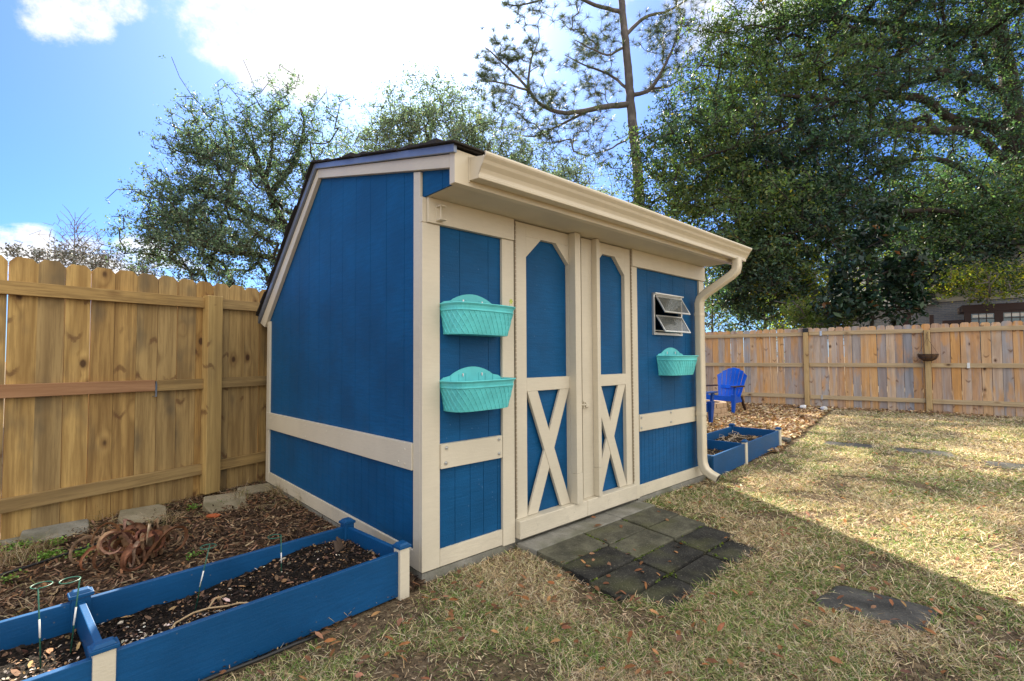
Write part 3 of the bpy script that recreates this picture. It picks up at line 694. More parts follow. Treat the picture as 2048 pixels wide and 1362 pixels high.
# ------------------------------------------------------------------ scatter helpers
def rotm(az, tilt, roll):
    ca, sa, ct, st, cr, sr = np.cos(az), np.sin(az), np.cos(tilt), np.sin(tilt), np.cos(roll), np.sin(roll); n = len(az)
    A = np.zeros((n,3,3)); B = np.zeros((n,3,3)); C_ = np.zeros((n,3,3))
    A[:,0,0]=ca; A[:,0,1]=-sa; A[:,1,0]=sa; A[:,1,1]=ca; A[:,2,2]=1
    B[:,0,0]=ct; B[:,0,2]=-st; B[:,2,0]=st; B[:,2,2]=ct; B[:,1,1]=1
    C_[:,1,1]=cr; C_[:,1,2]=-sr; C_[:,2,1]=sr; C_[:,2,2]=cr; C_[:,0,0]=1
    return A@B@C_
LEAF6 = np.array([[-.5,0,0],[-.2,-.5,.05],[.2,-.45,.06],[.5,0,-.02],[.2,.45,.06],[-.2,.5,.05]])
CHIP4 = np.array([[-.5,-.5,0],[.5,-.4,.03],[.5,.5,0],[-.5,.42,.04]])
def flakes(name, P, L, Wd, cols, mat, tilt=.3, tmpl=LEAF6, parent=None, loc=(0,0,0), az=None, roll=None):
    n = len(P); k = len(tmpl); az = rng.uniform(0, 2*math.pi, n) if az is None else az
    Rm = rotm(az, rng.normal(0, tilt, n), rng.normal(0, tilt, n) if roll is None else roll)
    S = np.stack([L, Wd, L], 1); V = np.einsum('nij,nkj->nki', Rm, tmpl[None]*S[:,None])+P[:,None]
    return raw_mesh(name, V.reshape(-1,3), np.arange(n*k).reshape(n,k), mat, np.repeat(cols, k, 0), parent, loc=loc)
def palette(n, pal, jit=.18, wts=None):
    pal = np.array(pal); i = rng.choice(len(pal), n, p=None if wts is None else np.array(wts)/sum(wts))
    return np.clip(pal[i]*rng.normal(1, jit, (n,1))*rng.normal(1, .05, (n,3)), .002, .95)
def blades(name, P, L, wd, cols, mat, elev=(10, 60), az=None, bend=1.0, loc=(0,0,0)):
    """thin bent grass blades: five vertices each (two quads folded to a tip)"""
    n = len(P); az = rng.uniform(0, 2*math.pi, n) if az is None else az
    e0 = np.radians(rng.uniform(elev[0], elev[1], n)); e1 = e0-bend*rng.uniform(.2, 1.0, n)*(.3+e0)
    d = np.stack([np.cos(az), np.sin(az), 0*az], 1); s = np.stack([-np.sin(az), np.cos(az), 0*az], 1)
    tw = rng.normal(0, .5, n); s = s*np.cos(tw)[:,None]+np.array([0,0,1.])*np.sin(tw)[:,None]
    up = np.array([0,0,1.])
    p1 = P+(d*np.cos(e0)[:,None]+up*np.sin(e0)[:,None])*(L*.5)[:,None]
    p2 = p1+(d*np.cos(e1)[:,None]+up*np.sin(e1)[:,None])*(L*.5)[:,None]
    p2[:,2] = np.maximum(p2[:,2], P[:,2]+.002)
    h = (wd/2)[:,None]; V = np.stack([P-s*h, P+s*h, p1+s*h*.9, p1-s*h*.9, p2+s*h*.18, p2-s*h*.18], 1)
    F = np.arange(n)[:,None]*6; F = np.concatenate([F+np.array([[0,1,2,3]]), F+np.array([[3,2,4,5]])], 0)
    return raw_mesh(name, V.reshape(-1,3), F, mat, np.repeat(cols, 6, 0), loc=loc)
def edge_t(s):
    return np.where(s < 0, -.06+.085*s, np.where(s < 3.32, .0, np.where(s < 5.2, .0, -.05+.16*(s-5.2))))
def rf_off(P):   # signed distance to the back fence (positive behind it)
    q = P[:, :2]-RB[:2]; return -math.sin(RA)*q[:,0]+math.cos(RA)*q[:,1]
def lf_off(P):
    q = P[:, :2]-LB[:2]; return -math.sin(LA)*q[:,0]+math.cos(LA)*q[:,1]

# ------------------------------------------------------------------ ground
def sheet(name, poly_fn, x0, x1, y0, y1, step, z, mat, bumpy=.02, seed=3, kind='structure', label=None, keep=None):
    X, Y = np.meshgrid(np.arange(x0, x1+step/2, step), np.arange(y0, y1+step/2, step), indexing='ij'); P = np.stack([X.ravel(), Y.ravel()], 1)
    Z = z+bumpy*(fbm(P, .7, seed)-.5)+bumpy*.4*(fbm(P, .12, seed+9)-.5)
    nx, ny = X.shape; i = np.arange(nx*ny).reshape(nx, ny); F = np.stack([i[:-1,:-1], i[1:,:-1], i[1:,1:], i[:-1,1:]], -1).reshape(-1,4)
    if keep is not None:
        cen = P[F].mean(1); F = F[keep(cen)]
    return tag(raw_mesh(name, np.concatenate([P, Z[:,None]],1), F, mat, smooth=True), label, None, None, kind)
gx = np.concatenate([-np.geomspace(400, 14, 14), np.arange(-12, 16.1, .25), np.geomspace(18, 400, 14)])
gy = np.concatenate([-np.geomspace(60, 4, 6), np.arange(-3, 16.1, .25), np.geomspace(18, 600, 16)])
X, Y = np.meshgrid(gx, gy, indexing='ij'); P = np.stack([X.ravel(), Y.ravel()],1)
Z = GZ-.012+.018*(fbm(P, .9, 3)-.5)*(np.abs(P[:,0]) < 17)
i = np.arange(X.size).reshape(X.shape); F = np.stack([i[:-1,:-1], i[1:,:-1], i[1:,1:], i[:-1,1:]],-1).reshape(-1,4)
tag(raw_mesh('lawn', np.concatenate([P, Z[:,None]],1), F, M['lawn'], smooth=True), None, None, None, 'structure')
def in_mulch(P):
    s, t = toS(P); return (s < .02) & (t > edge_t(s)+.02) & (lf_off(P) < .10)
def mulch_z(P):
    return GZ-.002+.022*(fbm(P, .45, 21)-.35)+.012*(fbm(P, .10, 25)-.5)
X, Y = np.meshgrid(np.arange(-5.2, .6, .04), np.arange(.2, 6.2, .04), indexing='ij'); P = np.stack([X.ravel(), Y.ravel()],1)
i = np.arange(X.size).reshape(X.shape); F = np.stack([i[:-1,:-1], i[1:,:-1], i[1:,1:], i[:-1,1:]],-1).reshape(-1,4); F = F[in_mulch(P[F].mean(1))]
tag(raw_mesh('mulch_bed', np.concatenate([P, (mulch_z(P)+.006)[:,None]],1), F, M['mulch'], smooth=True), None, None, None, 'structure')
def in_leafy(P):
    s, t = toS(P); e = edge_t(s)+.05+.10*(fbm(P, .5, 61)-.5); return (s > 3.30) & (t > e) & (rf_off(P) < .06) & (lf_off(P) < .1)
def leafy_z(P): return GZ+.004+.022*(fbm(P, .5, 41)-.3)
X, Y = np.meshgrid(np.arange(-1.5, 10, .08), np.arange(4, 17, .08), indexing='ij'); P = np.stack([X.ravel(), Y.ravel()],1)
i = np.arange(X.size).reshape(X.shape); F = np.stack([i[:-1,:-1], i[1:,:-1], i[1:,1:], i[:-1,1:]],-1).reshape(-1,4); F = F[in_leafy(P[F].mean(1))]
tag(raw_mesh('leaf_mulch_ground', np.concatenate([P, leafy_z(P)[:,None]],1), F, M['leafground'], smooth=True), None, None, None, 'structure')

# paving in front of the doors
slab = MB(); 
for a, b in ((.702, 1.16), (1.163, 1.60), (1.603, 2.06)): slab.box(a, b, -.178, -.004, -.10, -.012-rnd.uniform(0,.004))
o = slab.build('threshold_slab', M['concrete'], None, .006); o.location = P0; o.rotation_euler = (0,0,SA)
tag(o, 'pale concrete threshold strip under the shed doors', 'slab')
PAV = []
def paver(x0, x1, r, mat, label):
    y0, y1 = [(-.182,-.412),(-.418,-.640),(-.646,-.868),(-.874,-1.075)][r]
    z = [-.016,-.022,-.032,-.044][r]+rnd.uniform(-.003,.003); sk = lambda x, y: x+.12*(y+.18)
    m = MB(); c = ((x0+x1)/2, (y0+y1)/2); g = .004
    m.hexa([(sk(x,y)-c[0], y-c[1], zz) for zz in (-.06, 0) for x, y in ((x0+g,y1),(x1-g,y1),(x1-g,y0),(x0+g,y0))])
    o = m.build('paver', mat, None, .006); o.location = W(c[0], c[1], z); o.rotation_euler = (rnd.uniform(-.01,.01), rnd.uniform(-.01,.01), SA)
    tag(o, label, 'paver', 'pavers in front of the shed doors'); PAV.append((x0, x1, y0, y1))
L_, D_ = M['paverlight'], M['paverdark']
paver(.70, 1.150, 0, L_, 'mossy grey-green paver at the left door hinge, nearest the left door post')
paver(1.155, 1.585, 0, L_, 'mossy grey-green paver against the threshold below the meeting doors')
paver(1.590, 2.03, 0, L_, 'mossy grey-green paver against the threshold at the right end of the doors')
paver(.69, 1.130, 1, D_, 'dark paver with fallen leaves left in the second row from the doors')
paver(1.135, 1.580, 1, L_, 'half mossy paver in the middle of the second row from the doors')
paver(1.585, 2.02, 1, L_, 'greenish paver at the right end of the second row from the doors')
paver(.68, 1.120, 2, D_, 'dark leafy paver left in the third row from the doors')
paver(1.125, 1.560, 2, D_, 'black paver in the middle of the third row from the doors')
paver(1.565, 2.00, 2, D_, 'dark paver at the right end of the third row from the doors')
paver(.80, 1.135, 3, D_, 'black speckled paver at the outer left corner, grass growing over its edge')
paver(1.14, 1.56, 3, D_, 'black speckled paver in the middle of the outermost row')
paver(1.565, 1.92, 3, D_, 'black paver at the outer right corner of the paved patch')
ms = []
for r in range(3):      # moss in the joints
    y = (-.415, -.643, -.871)[r]
    for q in range(260): ms.append((rnd.uniform(.70, 1.95), y+rnd.gauss(0, .007)))
for x0 in (1.152, 1.587):
    for q in range(260):
        y = rnd.uniform(-1.0, -.2); ms.append((x0+rnd.gauss(0,.006), y))
ms = np.array(ms); keep = (fbm(ms, .22, 77) > .5); ms = ms[keep]
Pm = np.array([W(x+.12*(y+.18), y, -.016-.034*(-y-.18)+rnd.uniform(-.004,.004)) for x, y in ms])
flakes('joint_moss', Pm, rng.uniform(.008,.02,len(Pm)), rng.uniform(.006,.014,len(Pm)), palette(len(Pm), [(.10,.16,.02),(.16,.20,.03),(.07,.10,.02)]), M['weed'], .5)
tag(bpy.data.objects['joint_moss'], 'bright green moss in the joints between the pavers', 'moss', kind='stuff')
# stepping stones on the lawn
STEPS = []
def stepstone(pts, label, z=-.043):
    pts = [np.array([*p[:2]]) for p in pts]; c = sum(pts)/len(pts); STEPS.append((np.array(pts), c)); poly = []
    for i in range(4):
        a, b = pts[i], pts[(i+1) % 4]
        for q in (.10, .35, .65, .90): poly.append(a+(b-a)*q+np.array([rnd.gauss(0,.006), rnd.gauss(0,.006)]))
    m = MB(); m.prism([(p[0]-c[0], p[1]-c[1], -.05) for p in poly], (0,0,.05)); o = m.build('stepping_stone', M['stepstone'], None, .008)
    o.location = (c[0], c[1], z); tag(o, label, 'stepping stone', 'stepping stones across the lawn')
stepstone([(1.47,2.455),(1.735,2.665),(2.04,2.385),(1.775,2.19)], 'large grey stepping stone in the shaded grass at the front right')
for c, lab in (((4.60,6.76), 'stepping stone sunk in sunny grass, nearest the far raised bed'), ((5.18,6.24), 'middle one of three flush stepping stones in the sunny grass'), ((5.55,5.40), 'stepping stone in sunny grass by the right picture edge')):
    a = R(-38); d1 = np.array([math.cos(a), math.sin(a)])*.29; d2 = np.array([-math.sin(a), math.cos(a)])*.20; c = np.array(c)
    stepstone([c-d1-d2, c-d1+d2, c+d1+d2, c+d1-d2], lab, -.048)
def poly_in(P, pts, grow=0):
    c = pts.mean(0); q = c+(pts-c)*(1+grow); ok = np.ones(len(P), bool)
    area = sum(q[i][0]*q[(i+1) % 4][1]-q[(i+1) % 4][0]*q[i][1] for i in range(4)); sg = 1 if area > 0 else -1
    for i in range(4):
        a, b = q[i], q[(i+1) % 4]; ok &= sg*((b[0]-a[0])*(P[:,1]-a[1])-(b[1]-a[1])*(P[:,0]-a[0])) > 0
    return ok

# ------------------------------------------------------------------ grass and litter
def lawn_ok(P, pad=.0):
    s, t = toS(P); ok = (t < edge_t(s)-pad-.02*(fbm(P,.2,9))) & (rf_off(P) < .02)
    px = s-.12*(t+.18); jag = .07*(fbm(P, .14, 13)-.5)
    ok &= ~((px > .71+jag) & (px < 2.01-jag) & (t > -.86+jag) & (t < .02))
    ok &= ~((px > .83+jag) & (px < 1.89-jag) & (t > -1.05+jag) & (t <= -.80))
    for q, c in STEPS: ok &= ~poly_in(P, q, -.03) | (rng.random(len(P)) < .015)
    return ok
def wedge(n, d0, d1, power):
    """random ground points in front of the camera, density falling with distance"""
    u_ = rng.random(n); d = (d0**power+u_*(d1**power-d0**power))**(1/power); a = rng.uniform(R(-52), R(54), n)
    return np.stack([d*np.sin(a), d*np.cos(a)], 1), d
P, d = wedge(1400000, 1.35, 14.5, .72)
ok = lawn_ok(P); P, d = P[ok], d[ok]
green = fbm(P, .55, 31); bare = fbm(P, .38, 35); s, t = toS(P)
strip = np.clip((edge_t(s)-t)/.30, 0, 1); strip = np.where(s > 3.3, np.clip((edge_t(s)-t)/.07, .2, 1), strip)
keep = rng.random(len(P)) < np.clip((bare-.30)*6, .10, 1)*np.where((s < .2) | (s > 3.3), .12+.88*strip, 1)
bd = np.ones(len(P))
for bx_, by_, br_ in ((1775,1128,.24),(1700,1140,.15),(830,1225,.20),(700,1270,.24),(1985,1262,.24),(1040,1335,.16),(800,1330,.18),(760,1350,.16),(1250,1010,.12)):
    g = gnd(bx_, by_); bd *= 1-.86*np.clip(1.35-np.hypot(P[:,0]-g[0], P[:,1]-g[1])/br_-.9*(fbm(P, .12, 57)-.4), 0, 1)
keep &= rng.random(len(P)) < bd
P, d, green, s, t = P[keep], d[keep], green[keep], s[keep], t[keep]
n = len(P); print('grass blades', n)
STRAW = [(.60,.47,.29),(.70,.60,.42),(.50,.39,.24),(.54,.46,.33),(.32,.23,.14),(.72,.59,.36),(.20,.135,.085)]
GRN = [(.14,.24,.05),(.20,.30,.07),(.25,.30,.09),(.11,.19,.05)]
isg = rng.random(n) < np.clip((green-.36)*1.5+.12, .07, .42)*np.clip(1.25-d*.05, .55, 1.2)
cols = np.where(isg[:,None], palette(n, GRN, .2), palette(n, STRAW, .2))
zg = GZ-.012+.018*(fbm(P, .9, 3)-.5)
Lb = rng.uniform(.018, .056, n)*np.where(isg, .95, 1)*(1+.03*d); wb = rng.uniform(.0014, .0028, n)*np.clip(d/2.2, 1, 4.2)
P3 = np.concatenate([P, (zg-.002+rng.uniform(0, .012, n))[:,None]], 1)
tag(blades('grass', P3, Lb, wb, cols, M['grass'], (2, 48), bend=.55), 'dormant straw coloured lawn grass flecked with green', 'grass', kind='stuff')
# crumbs of thatch and bark on the bare soil
P, d = wedge(52000, 1.35, 7.0, .8); s, t = toS(P); ok = lawn_ok(P) & (s < 3.4); P = P[ok]; n = len(P)
zc = GZ-.012+.018*(fbm(P, .9, 3)-.5)
tag(flakes('ground_debris', np.concatenate([P, (zc+rng.uniform(.001,.010,n))[:,None]],1), rng.uniform(.006,.030,n), rng.uniform(.002,.006,n), palette(n, [(.16,.10,.06),(.07,.045,.03),(.30,.22,.13),(.45,.36,.23),(.03,.022,.016)], .2), M['chips'], .35, CHIP4), 'crumbs of thatch and bark on the bare soil of the lawn', 'debris', kind='stuff')
# fallen leaves on lawn and pavers
P, d = wedge(5200, 1.4, 12, .8); s, t = toS(P); cl = fbm(P, .6, 51)
ok = (t < edge_t(s)-.02) & (rf_off(P) < 0) & (rng.random(len(P)) < np.clip((cl-.30)*2.6, .05, 1)); P, d, s, t = P[ok], d[ok], s[ok], t[ok]; n = len(P)
onp = (s > .68) & (s < 2.1) & (t > -1.05); kk = ~onp | (rng.random(n) < .35); P, onp, t = P[kk], onp[kk], t[kk]; n = len(P)
z = np.where(onp, -.008-.034*(-t-.18), GZ+.022)
LB_ = [(.30,.125,.045),(.24,.11,.05),(.36,.19,.08),(.18,.08,.04),(.30,.16,.09),(.14,.07,.045)]
tag(flakes('fallen_leaves', np.concatenate([P, z[:,None]],1), rng.uniform(.030,.060,n), rng.uniform(.012,.023,n), palette(n, LB_), M['litter'], .28), 'orange brown oak leaves fallen on the lawn and pavers', 'leaves', kind='stuff')
# leaf mulch around the fire ring
n = 60000; P = np.stack([rng.uniform(.5, 9.5, n), rng.uniform(4.5, 16, n)],1); ok = in_leafy(P) | ((rf_off(P) > -.35) & (rf_off(P) < .05) & (P[:,0] > 4) & (rng.random(n) < .5)); P = P[ok]; n = len(P); print('leafy', n)
TANL = [(.46,.31,.15),(.55,.41,.23),(.34,.20,.10),(.25,.14,.07),(.64,.51,.32),(.19,.11,.06),(.44,.33,.21)]
tag(flakes('leaf_mulch', np.concatenate([P, (np.maximum(leafy_z(P), GZ)+rng.uniform(.004,.03,n))[:,None]],1), rng.uniform(.05,.10,n), rng.uniform(.025,.05,n), palette(n, TANL), M['litter'], .45), 'tan dry leaf mulch around the blue chair and fire ring', 'leaves', kind='stuff')
# bark mulch and dry grass left of the shed
n = 46000; P = np.stack([rng.uniform(-4.2, .2, n), rng.uniform(.3, 5.6, n)],1); ok = in_mulch(P) ; P = P[ok]; n = len(P); print('mulch', n)
CH = [(.105,.058,.034),(.16,.090,.052),(.055,.032,.022),(.24,.155,.09),(.030,.020,.016),(.20,.10,.05),(.30,.21,.13)]
tag(flakes('bark_mulch', np.concatenate([P, (mulch_z(P)+rng.uniform(.006,.022,n))[:,None]],1), rng.uniform(.015,.060,n), rng.uniform(.004,.013,n), palette(n, CH, .2), M['chips'], .35, CHIP4), 'brown bark mulch between the raised bed and the pine fence', 'mulch', kind='stuff')
n = 16000; P = np.stack([rng.uniform(-4.2, .2, n), rng.uniform(.3, 5.6, n)],1); s, t = toS(P); near = np.clip(1.15+lf_off(P)*1.6, .05, 1); gl = fbm(P, .5, 91)
ok = in_mulch(P) & (rng.random(n) < np.maximum(near*.8, (gl > .55)*.7)) ; P = P[ok]; n = len(P)
DG = [(.40,.31,.20),(.32,.235,.14),(.48,.39,.26),(.24,.17,.10),(.20,.20,.07)]
up = rng.random(n) < .16
P3 = np.concatenate([P, (mulch_z(P)+rng.uniform(.008,.024,n))[:,None]],1)
tag(blades('dry_grass', P3, np.where(up, rng.uniform(.06,.15,n), rng.uniform(.05,.13,n)), rng.uniform(.0018,.0034,n), palette(n, DG), M['grass'], (0, 45), bend=1.3), 'dead grass stems lying over the mulch along the pine fence', 'dry grass', kind='stuff')
# ------------------------------------------------------------------ near raised bed
bo = W(-.150, -.045, GZ); ba = SA+R(180)+R(4.8)
nb, nxs = raised_bed(bo, ba, [1.195, 1.20], -.555, .235, 'long blue raised bed with divider and cream corner posts beside the shed')
def bed_soil(e, rz, xs, width, fz, seed, label, n, pal, wts, pebble=None):
    o, zf, q = soil('bed_soil', e, xs, width, fz, seed, label, (n, None, None))
    c, s_ = math.cos(rz), math.sin(rz)
    z = zf(q)+rng.uniform(.002,.010,n); loc = np.array(e.location)
    def tow(q, z): return np.stack([loc[0]+c*q[:,0]-s_*q[:,1], loc[1]+s_*q[:,0]+c*q[:,1], loc[2]+z], 1)
    big = rng.random(n) < .10
    fl = flakes('soil_chips', tow(q, z), np.where(big, rng.uniform(.02,.05,n), rng.uniform(.005,.018,n)), np.where(big, rng.uniform(.008,.02,n), rng.uniform(.003,.008,n)), palette(n, pal, .25, wts), M['chips'], .4)
    tag(fl, 'wood bits and leaves on the '+label, 'soil', kind='stuff')
    if pebble:
        cen, rad, m = pebble; p = np.stack([rng.normal(cen[0], rad[0], m), rng.normal(cen[1], rad[1], m)],1)
        p = p[(p[:,0] > xs[0]+.03) & (p[:,0] < xs[-1]-.03) & (np.abs(p[:,1]-width/2) < abs(width)/2-.025)]; m = len(p)
        return tow, zf, (tow(p, zf(p)+rng.uniform(.002,.009,m)))
    return tow, zf, None
PALS = [(.03,.02,.015),(.10,.06,.04),(.20,.12,.07),(.34,.20,.10),(.46,.40,.32),(.015,.012,.010)]
f1 = lambda P: .098+.070*np.clip((1.0-P[:,0])/.75, 0, 1)**1.2-.10*np.clip((.22-P[:,0])/.22, 0, 1)**2*.25
tow1, zf1, peb1 = bed_soil(nb, ba, nxs[:2], -.555, f1, 131, 'dark soil in the near raised bed section beside the shed', 3200, PALS, [4,3,2,1,.35,3], ((1.02,-.13),(.10,.09),1500))
f2 = lambda P: .112+.0*P[:,0]
tow2, zf2, peb2 = bed_soil(nb, ba, nxs[1:], -.555, f2, 151, 'leafy soil in the near raised bed section at the picture edge', 2600, PALS, [4,3,3,2,.4,3], ((1.72,-.16),(.24,.08),2600))
pp = np.concatenate([peb1, peb2]); n = len(pp)
tag(flakes('pale_pebble_mix', pp, rng.uniform(.006,.017,n), rng.uniform(.005,.010,n), palette(n, [(.58,.50,.42),(.46,.38,.30),(.66,.60,.53),(.30,.22,.16),(.12,.08,.06)], .15), M['chips'], .5), 'pale perlite and shell bits on the near raised bed soil', 'pebbles', kind='stuff')
def tilted_bits(name, pts_list, rad, mat, label, cat):
    m = MB()
    for pts in pts_list: m.tube(pts, rad, 6)
    return tag(m.build(name, mat, None, smooth=True), label, cat)
def on1(x, y, dz=.004):
    q = np.array([[x, y]]); return tow1(q, zf1(q)+dz)[0]
tilted_bits('dry_root', [[on1(x, y, dz) for x, y, dz in ((.98,-.20,.004),(.93,-.26,.012),(.86,-.28,.020),(.80,-.29,.014),(.74,-.24,.012),(.70,-.22,.016),(.64,-.17,.008))], [on1(x, y, dz) for x, y, dz in ((.80,-.29,.014),(.77,-.31,.03),(.72,-.33,.018))]], .0042, M['twig'], 'pale crooked dry root lying on the near bed soil', 'root')
m = MB()
for k in range(5): m.tube([on1(.115+.012*k,-.40+.01*k,-.01), on1(.125+.012*k,-.41+.008*k,.045+.01*(k%3))], [.014,.006], 7)
tag(m.build('dead_stump', M['rust'], None), 'small shaggy dead plant stump at the shed end of the near bed', 'stump')
# ring stakes
def stake(base, ring, label):
    base, ring = np.array(base), np.array(ring); e = empty('plant_stake', base, 0, label, 'plant stake', 'green ring stakes in the near raised bed'); v = ring-base
    MB().tube([(0,0,-.03), v*.5, v], .0024, 7).build('pole', M['greenwire'], e, smooth=True)
    MB().tube([v*.36, v*.60], .0029, 7).build('worn_sleeve', M['whiteplastic'], e, smooth=True)
    a0 = rnd.uniform(0, 6); c = v+np.array([math.cos(a0), math.sin(a0), .0])*.030
    MB().tube([c+np.array([-math.cos(a0+q*.36), -math.sin(a0+q*.36), .004*q/16])*.030*(np.array([1,1,1])) for q in range(18)], 0.0022, 6, cap=True).build('ring', M['greenwire'], e, smooth=True)
for a, b, lab in (((82,1332),(76,1177),'green ring stake left of the bed divider, nearest the picture edge'), ((140,1305),(160,1154),'green ring stake in front of the middle post cap of the near bed'), ((388,1222),(420,1088),'tilted green ring stake in front of the wilted plant'), ((563,1158),(562,1070),'green ring stake nearest the shed in the near bed')):
    g = gnd(*a, .075); stake(g, at(*b, g[1]+.01), lab)

# stones, hose, wilted plant, weeds
for k, (px, py, L, wd, ang, lab) in enumerate((( -6,1088,.30,.15,0,'edging stone at the left picture edge by the pine fence'), (118,1068,.40,.19,4,'long grey edging stone nearest the left end of the pine fence'), (290,1036,.32,.22,-8,'wedge shaped tan edging stone behind the wilted plant'), (455,1011,.34,.26,-14,'broad tan edging stone in front of the round fence post'), (513,983,.34,.13,-6,'thin edging stone tucked beside the shed corner'))):
    g = gnd(px, py); L2, w2 = L/2, wd*.72; po = [(-L2,-w2*.7),(L2*.55,-w2),(L2,w2*.55),(L2*.86,w2),(-L2*.72,w2),(-L2*1.02,w2*.1)]
    m = MB(); m.prism([(x*1.02, y*1.02, -.03) for x, y in po], (0,0,.062)); o = m.build('edging_stone', M['edgestone'] if k in (2, 3, 4) else M['palestone'], None, .008)
    o.location = (g[0], g[1], GZ+.004); o.rotation_euler = (R(9), R(3), LA+R(ang)); tag(o, lab, 'stone', 'edging stones along the pine fence')
def hose(pts, r, label):
    m = MB(); m.tube([gnd(x, y, z) for x, y, z in pts], r, 8); return tag(m.build('drip_hose', M['black'], None, smooth=True), label, 'hose')
hose([(330,1043,-.012),(270,1062,-.012),(225,1078,-.012),(150,1102,-.014),(90,1122,-.012),(40,1138,-.012),(-60,1168,-.012)], .008, 'black drip hose crossing the mulch behind the wilted plant')
hose([(640,1270,-.034),(590,1288,-.030),(520,1318,-.030),(430,1352,-.030),(330,1395,-.03)], .008, 'black hose lying in the dirt along the front of the near bed')
wp = gnd(272, 1118, GZ+.02); wl = MB(); we = empty('wilted_plant', wp, 0, 'wilted brown plant with curled leaves in the mulch bed', 'plant')
V, F, Cc = [], [], []
for k in range(40):
    a = rnd.uniform(0, 2*math.pi); L = rnd.uniform(.26, .46); w = rnd.uniform(.012, .028)
    col = palette(1, [(.17,.075,.04),(.22,.11,.055),(.32,.20,.12),(.11,.045,.03),(.25,.16,.11),(.28,.13,.06)])[0]
    o = len(V); p = np.array([rnd.gauss(0,.055), rnd.gauss(0,.055), 0]); N = 22
    el = rnd.uniform(.9, 1.5); az = a; tw = rnd.uniform(-.8,.8); dtw = rnd.uniform(-2.5,2.5)/N; curl0 = rnd.uniform(.00,.07); curl1 = rnd.uniform(.22,.46); daz = rnd.uniform(-.09,.09)
    for i in range(N+1):
        t = i/N; hz = np.array([math.cos(az), math.sin(az), 0]); sx_ = np.array([-math.sin(az), math.cos(az), 0]); d = hz*math.cos(el)+np.array([0,0,1.])*math.sin(el)
        nn = np.cross(sx_, d); s_ = (sx_*math.cos(tw)+nn*math.sin(tw))*w*(1.0-.8*t**1.5)*(.5+min(1, t*5)*.5); cup = np.cross(d, s_); cup = cup/(np.linalg.norm(cup)+1e-9)*w*.55
        V += [p-s_+cup, p, p+s_+cup]; Cc += [col*rnd.uniform(.75,1.25)]*3
        p = p+d*L/N; p[2] = max(p[2], .012+.02*rnd.random()); el -= (curl0 if t < .38 else curl1)+rnd.gauss(0,.05); az += daz+rnd.gauss(0,.10); tw += dtw+rnd.gauss(0,.08)
    for i in range(N):
        b = o+i*3; F += [(b,b+1,b+4,b+3),(b+1,b+2,b+5,b+4)]
raw_mesh('wilted_leaves', np.array(V), np.array(F), M['wilt'], np.array(Cc), we, smooth=True)
def weeds(name, spots, label):
    Ps, Ls = [], []
    for px, py, r_, n in spots:
        g = gnd(px, py); Ps.append(np.stack([rng.normal(g[0], r_, n), rng.normal(g[1], r_, n), GZ+rng.uniform(.015,.05,n)],1))
    Pw = np.concatenate(Ps); n = len(Pw)
    tag(flakes(name, Pw, rng.uniform(.010,.022,n), rng.uniform(.007,.013,n), palette(n, [(.14,.27,.05),(.20,.34,.07),(.10,.20,.04)]), M['weed'], .6), label, 'weeds', kind='stuff')
weeds('weeds', [(112,1090,.022,110),(95,1118,.035,180),(35,1100,.05,160),(170,1112,.04,120),(445,1010,.03,60),(385,1020,.02,50),(386,1118,.02,40),(15,1165,.03,60),(256,1252,.02,60),(138,1260,.012,24)], 'small bright green weeds among the mulch and in the near bed')
tuft = []
for px, py, n in ((30,1130,150),(70,1110,90),(205,1035,70),(330,1050,90),(480,1000,120),(400,985,60),(560,990,140),(610,1010,120)):
    g = gnd(px, py); tuft.append(np.stack([rng.normal(g[0],.05,n), rng.normal(g[1],.05,n), np.full(n, GZ+.01)],1))
tuft = np.concatenate(tuft); n = len(tuft)
tag(blades('dry_tufts', tuft, rng.uniform(.08,.20,n), rng.uniform(.0018,.003,n), palette(n, DG), M['grass'], (25,80), bend=1.0), 'standing tufts of dead grass beside the edging stones', 'dry grass', kind='stuff')
g = gnd(425,1036); o = MB().prism([(-.05,-.02,0),(.035,-.03,0),(.055,.0,0),(.02,.028,0),(-.03,.018,0)], (0,0,.012)).build('brick_shard', M['orangebit'], None, .003); o.location = (g[0], g[1], GZ+.018); o.rotation_euler = (.15,.1,.6); tag(o, 'flat orange brick shard on the mulch', 'brick shard')

# ------------------------------------------------------------------ far raised bed
fo_ = W(3.37, -.045, GZ); fa_ = SA+R(4.2)
fb, fxs = raised_bed(fo_, fa_, [.92, 1.33], .60, .235, 'blue raised bed past the downspout with dry vines inside', True)
tow3, zf3, _ = bed_soil(fb, fa_, fxs, .60, lambda P: .115+.03*np.exp(-((P[:,0]-1.75)**2/.12+(P[:,1]-.3)**2/.05)), 171, 'leafy soil in the far raised bed', 3000, [(.30,.18,.08),(.42,.28,.14),(.12,.07,.04),(.04,.03,.02),(.5,.4,.28)], [3,3,2,2,1])
m = MB()
for k in range(9):
    x, y = rnd.uniform(1.0, 2.0), rnd.uniform(.12, .5); pts = []
    for q in range(8):
        qq = np.array([[x, y]]); pts.append(tow3(qq, zf3(qq)+.01+.06*math.sin(q/7*math.pi)*rnd.uniform(.4,1.2))[0]); x = min(2.2, max(.95, x+rnd.uniform(-.03,.10))); y = min(.55, max(.06, y+rnd.uniform(-.05,.05)))
    m.tube(pts, .004, 5)
tag(m.build('dry_vine', M['vine'], None), 'tangle of pale dry vines in the far raised bed', 'dry vine')
o = MB().box(-.10,.10,-.07,.07,0,.05).build('paver_scrap', M['stepstone'], None, .01); g = gnd(1568, 884); o.location = (g[0], g[1], GZ+.01); o.rotation_euler = (0,0,.8); tag(o, 'grey stone block at the outer corner of the far raised bed', 'stone')

